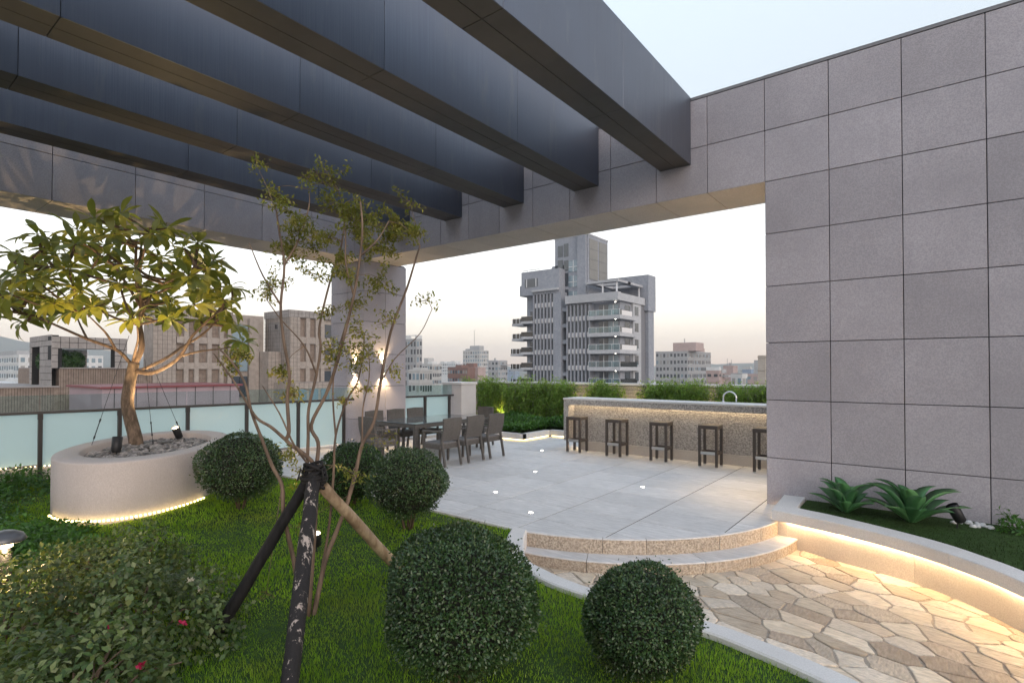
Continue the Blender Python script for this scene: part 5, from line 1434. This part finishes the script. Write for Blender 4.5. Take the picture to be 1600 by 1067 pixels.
nb(cb, 'wall', PTL, -65.7, -60.4, 34.9, 46, G, 8.5); nb(cb, 'parapet', GTL, -65.8, -60.0, 34.8, 46, 7.9, 8.75)
for y in (34.9, 37.0, 38.3, 39.0, 41.2): nb(cb, 'pilaster', PTL, -60.39, -60.0, y, y + (1.3 if y < 35 else .5), -6, 7.89)
for z in (5.2, 2.2, -.8): nb(cb, 'spandrel', PTL, -60.38, -60.05, 36.2, 41, z - .4, z + .4)
for r_ in range(4): nb(cb, 'window', WIN, -60.39, -60.3, 39.6, 41.0, 7.3 - 2.9 * r_ - 2.4, 7.3 - 2.9 * r_)
nb(cb, 'wall', GTL, -65.0, -62.0, 34.86, 34.9, 3.4, 7.4); nb(cb, 'vent', WIN, -63.2, -62.7, 34.8, 34.86, 6.6, 7.1)
nb(cb, 'wall', PTL, -66, -57.5, 34.0, 46, G, .2); 
for k in range(5): nb(cb, 'window', WINL, -57.5, -57.42, 34.4 + 1.5 * k, 35.5 + 1.5 * k, -2.4, -.6)
def joint_grid(par, axis, c, u0, u1, z0, z1, du, dz):
    q = MB(); k = u0
    while k < u1:
        (q.box(c, c + .02, k, k + .022, z0, z1) if axis == 0 else q.box(k, k + .022, c - .02, c, z0, z1)); k += du
    k = z0
    while k < z1:
        (q.box(c, c + .02, u0, u1, k, k + .022) if axis == 0 else q.box(u0, u1, c - .02, c, k, k + .022)); k += dz
    o_ = q.build('tile_joints', JOINTM, par); o_['kind'] = 'stuff'
joint_grid(tk, 0, -64.0, 22.0, 24.2, -6, 7.0, .45, .45); joint_grid(tk, 0, -64.0, 22.0, 30.2, 7.05, 8.3, .45, .42); joint_grid(tk, 0, -64.385, 24.3, 30, -6, 6.9, .45, .45); joint_grid(tk, 0, -62.0, 33.3, 37, -6, 3.8, .45, .45)
joint_grid(cb, 0, -60.0, 34.9, 46, 7.95, 8.7, .5, .4); joint_grid(cb, 1, 34.8, -65.7, -60.0, -4, 8.7, .5, .45); joint_grid(cb, 0, -60.0, 34.9, 36.2, -6, 7.9, .45, .45); joint_grid(cb, 0, -57.5, 34.0, 46, -.55, .2, .6, .36)
for (a_, b_) in ((24.22, 24.98), (25.47, 26.03), (26.52, 27.38), (27.87, 28.68), (29.17, 29.58)):
    for (c_, d_) in ((5.27, 6.98), (2.47, 4.53), (-.33, 1.73)): nb(tk, 'recess_panel', BTL, -64.4, -64.37, a_, b_, c_, d_)
for (a_, b_) in ((36.25, 36.98), (37.52, 38.28), (38.82, 38.98)):
    for (c_, d_) in ((5.62, 7.88), (2.62, 4.78), (-.38, 1.78)): nb(cb, 'recess_panel', BTL, -60.4, -60.37, a_, b_, c_, d_)
an = thing('metal_annex', 'low mauve metal annex with a red edged flat roof', 'building', (-50, 18, -38), kind='thing')
MAU = plain('mauve_sheet', (.30, .22, .24), .55, .1, .4, .1, .5); REDR = plain('red_roof_edge', (.17, .04, .045), .5)
nb(an, 'wall', MAU, -56, -48, 13.26, 23.2, G, .32); nb(an, 'roof', REDR, -56.3, -47.8, 13.1, 23.4, .321, .47)
m = MB()
for k in range(7): m.box(-48.0, -47.96, 14.0 + 1.4 * k, 14.03 + 1.4 * k, -4, .31)
m.build('seam', JOINT, an)

# ---- far buildings
def farmat(name, a): return stone(name, tuple(x * .88 for x in a), a, .6, .04, .85, 0)
F_PALE, F_GREY, F_BRN, F_PINK, F_BLUE, F_WHT, F_BEI = (farmat('far_' + k, c_) for k, c_ in (('pale', (.46, .45, .44)), ('grey', (.36, .36, .37)), ('brown', (.22, .13, .11)), ('pink', (.42, .32, .30)), ('blue', (.24, .30, .40)), ('white', (.6, .6, .6)), ('beige', (.42, .37, .32))))
wr = random.Random(4); BLIND = plain('window_blind', (.24, .23, .22), .5)
def far(name, label, cx, cy, wx, wy, zt, mat, rows=0, cols=0, sc=0, wh=.5, roof=(), dw=WIN, side_rows=True, z_low=-8, fl=3.3):
    t = thing(name, label, 'building', (cx - wx / 2, cy + wy / 2, G), kind='thing')
    nb(t, 'wall', mat, cx - wx, cx, cy, cy + wy, G, zt)
    m = MB(); k = 0
    z = zt - 1.2
    while z - fl * .6 > z_low:
        if cols:
            du = wx / cols
            for i in range(cols): m.box(cx - wx + du * (i + .22), cx - wx + du * (i + .78), cy - .12, cy - .02, z - fl * wh * wr.choice((1, 1, .8)), z, wr.choice((0, 0, 0, 1, 2)))
        if sc:
            du = wy / sc
            for i in range(sc): m.box(cx + .02, cx + .12, cy + du * (i + .22), cy + du * (i + .78), z - fl * wh * wr.choice((1, 1, .8)), z, wr.choice((0, 0, 0, 1, 2)))
        z -= fl; k += 1
    q = MB(); zz = zt - .35
    while zz > z_low: q.box(cx - wx - .1, cx + .1, cy - .18, cy - .005, zz - .22, zz); q.box(cx + .005, cx + .18, cy - .1, cy + wy, zz - .22, zz); zz -= fl
    o2 = q.build('floor_bands', mat, t); o2['kind'] = 'stuff'
    if m.v: o = m.build('windows', [dw, WINL if dw is WIN else WIN, BLIND], t); o['kind'] = 'stuff'
    for (x0, x1, y0, y1, z0, z1, mt) in roof: nb(t, 'roof_box', mt, cx - wx + x0 * wx, cx - wx + x1 * wx, cy + y0 * wy, cy + y1 * wy, zt + z0, zt + z1)
    return t
far('high_rise', 'slim blue grey high rise with a pale grid, right of the pillar', -172.4, 157.2, 7.5, 3.3, 14.4, F_GREY, 1, 4, 2, .62, [(0, .1, 0, 1, 0, 1.4, F_WHT), (.9, 1, 0, 1, 0, 1.4, F_WHT), (0, 1, 0, .1, 1.2, 1.5, F_WHT)], WIN)
far('apartment_block', 'pale block with square windows below the slim high rise', -111.8, 103.2, 4.6, 4.6, 1.6, F_PALE, 1, 3, 5, .5, [(.2, .9, .2, .8, 0, .5, F_PALE)])
far('apartment_block', 'stepped pale apartment block right of the slim high rise', -189, 182.5, 10.2, 6.2, 4.0, F_PALE, 1, 6, 5, .5, [(.3, .6, .2, .8, 0, 2.9, F_PALE), (.62, .9, .1, .7, 0, 1.2, F_WHT)])
far('apartment_block', 'faint distant white block left of the pale tower', -416.2, 436.6, 25.7, 14.4, 8.0, F_WHT, 1, 8, 5, .45, [(.1, .35, 0, .6, 0, 1.8, F_WHT), (.5, .7, 0, .6, 0, 1.4, F_WHT), (.75, .95, 0, .6, 0, 2.2, F_WHT)], WINL)
far('brick_block', 'dark brick building in front of the pale tower', -148.7, 163.1, 11.1, 6, 2.3, F_BRN, 1, 8, 0, .4, [(.0, .3, 0, .8, 0, .4, F_GREY), (.4, .7, 0, .8, 0, 1.0, F_BRN)])
far('brick_block', 'reddish brick building with raised stair tower', -147.0, 167.5, 5.2, 4.8, 2.4, F_PINK, 1, 0, 0, .4, [(-.25, .55, 0, .5, 0, 1.6, F_BRN)], WIN)
far('office_tower', 'pale blue office tower with a thin mast on the skyline', -329.1, 377.3, 20.7, 12.7, 18.6, F_PALE, 1, 7, 5, .6, [(.42, .98, 0, .5, 0, 4.2, F_GREY), (.62, .64, .1, .12, 4.2, 19, F_GREY), (.15, .25, 0, .3, 0, 1.6, F_GREY)], WINL, fl=3.6)
far('apartment_block', 'grey block just right of the pale tower', -221, 271.5, 8.6, 9.3, 7.1, F_GREY, 1, 3, 5, .5, [(.5, .6, .1, .2, 0, 1.5, F_GREY), (.95, 1.5, .3, 1.2, -3.4, -2.6, F_GREY)])
far('apartment_block', 'faint low block beside the left balconies of the grey tower', -425, 556, 13.6, 9.5, .9, F_BLUE, 1, 4, 3, .5, (), WINL)
far('hospital_block', 'broad grey institutional block right of the apartment tower', -92.9, 256.7, 16, 33.8, 10.2, F_GREY, 1, 9, 17, .52, [(.55, 1.25, .0, .32, 0, 4.0, F_PINK), (.5, 1.0, .52, .72, 0, 1.8, F_PINK), (.85, .87, .05, .07, 4, 6, F_GREY)], WIN, z_low=-10)
far('gabled_house', 'pink grey house with a stepped dark roof edge', -56.2, 184.1, 4.2, 6.0, 1.2, F_PINK, 1, 2, 3, .35, [(0, 1.02, 0, .35, 0, 1.1, F_WHT), (1.0, 1.06, .35, 1.2, -.9, .4, F_GREY), (.5, 1.5, .5, 1.3, -2.2, -1.6, F_GREY)])
far('apartment_block', 'pinkish block with roof antennas far behind the gabled house', -87.5, 311.5, 5.4, 8.6, 3.4, F_PINK, 1, 0, 0, .4, [(.3, .34, .2, .25, 0, 4, F_GREY), (.7, .74, .2, .25, 0, 3.4, F_GREY), (.45, .65, .2, .5, 0, 1.6, F_GREY)])
far('glass_building', 'low white building with wide pale glazing', -44.6, 167.8, 3.2, 5.5, .2, F_WHT, 1, 2, 3, .7, [(0, 1.03, -.02, 1.02, 0, .25, F_GREY)], WINL)
far('apartment_block', 'narrow blue block right of the white glazed building', -93.1, 370.5, 5.3, 6.2, 1.3, F_BLUE, 1, 0, 0, .5, [(-.6, -.1, 0, .8, -1.4, -.6, F_PALE), (.1, .9, 0, .8, 0, 1.6, F_PALE)])
far('apartment_block', 'low pinkish block with dark windows near the granite wall', -61.2, 256.1, 5.4, 6.8, -.5, F_PINK, 1, 2, 2, .5, [(.65, 1.0, 0, .6, 0, 6, F_GREY)])
far('apartment_block', 'tall beige block sliced by the granite wall edge', -34.3, 150.4, 1.8, 5.5, 5.2, F_BEI, 1, 0, 2, .4)
far('apartment_block', 'long white apartment block low on the left skyline', -290, 52.4, 40, 28, 7.4, F_WHT, 1, 9, 12, .55, [(.0, .9, .0, .32, 0, 1.7, F_GREY), (.0, .9, .45, .85, 0, 1.7, F_GREY)], WINL)
far('school_building', 'low white slab building below the left skyline block', -160, 29, 40, 16, -1.6, F_WHT, 1, 8, 9, .35, [(.2, .98, .2, .8, 0, .9, F_WHT)])
# rest of the town: one far mass of low roofs below the skyline
rr = random.Random(9); m = MB(); mi = [F_PALE, F_GREY, F_PINK, F_BEI, F_WHT]
for k in range(150):
    bearing = R(rr.uniform(-80, 20)); d = rr.uniform(240, 1300); x, y = d * math.sin(bearing), d * math.cos(bearing); s_ = rr.uniform(12, 30)
    if -130 < x < -30 and y < 215: continue
    zt = rr.uniform(-24, -4); y2 = y + rr.uniform(10, 24); q = rr.randrange(5); m.box(x, x + s_, y, y2, G, zt, q); m.box(x + s_ * .3, x + s_ * .6, y + 2, y + 6, zt + .01, zt + 2.4, q)
    z = zt - 1.2
    while z > -30:
        for i in range(5): m.box(x + s_ * (i + .25) / 5, x + s_ * (i + .75) / 5, y - .12, y - .02, z - 1.5, z, 5)
        z -= 3.3
tag(m.build('distant_town', mi + [WIN], None), 'mass of low distant town roofs beyond the parapet', 'town', kind='stuff')

# hills
HM = plain('hill_forest', (.05, .07, .055), 1.0, vary=.3, scale=.01)
m = MB(); v = []; f = []; n = 150
for i in range(n + 1):
    b_ = R(-150 + 240 * i / n); deg = math.degrees(b_)
    h = 10 + 20 * math.exp(-((deg + 12) / 10) ** 2) + 128 * math.exp(-((deg + 88) / 16) ** 2) + 14 * math.exp(-((deg + 47) / 7) ** 2) + 22 * math.exp(-((deg - 30) / 18) ** 2) + 5 * math.sin(deg * .9) + 3 * math.sin(deg * 2.3)
    for (dd, zz) in ((2100, -38), (2450, h * .45), (2700, h), (3000, h * .5), (3150, -38)): v.append((dd * math.sin(b_), dd * math.cos(b_), zz))
for i in range(n):
    for k in range(4): f.append((i * 5 + k, i * 5 + k + 1, (i + 1) * 5 + k + 1, (i + 1) * 5 + k))
m.add(v, f); struct(m.build('hills', HM, smooth=True), 'low hazy hills along the horizon')

# haze: one closed box round the whole scene
hz, hn, hl, hb = newmat('haze'); hn.remove(hb)
pv_ = hn.new('ShaderNodeVolumePrincipled'); pv_.inputs['Color'].default_value = (.95, .94, .95, 1); pv_.inputs['Density'].default_value = HAZE_D; pv_.inputs['Anisotropy'].default_value = .2
hl.new(pv_.outputs[0], hn['Material Output'].inputs['Volume'])
m = MB(); m.box(-3300, 3300, -3300, 3300, -40.2, 168); o = m.build('haze', hz); tag(o, 'thin pale evening haze', 'haze', kind='stuff')
if not HAZE_D: bpy.data.objects.remove(o)
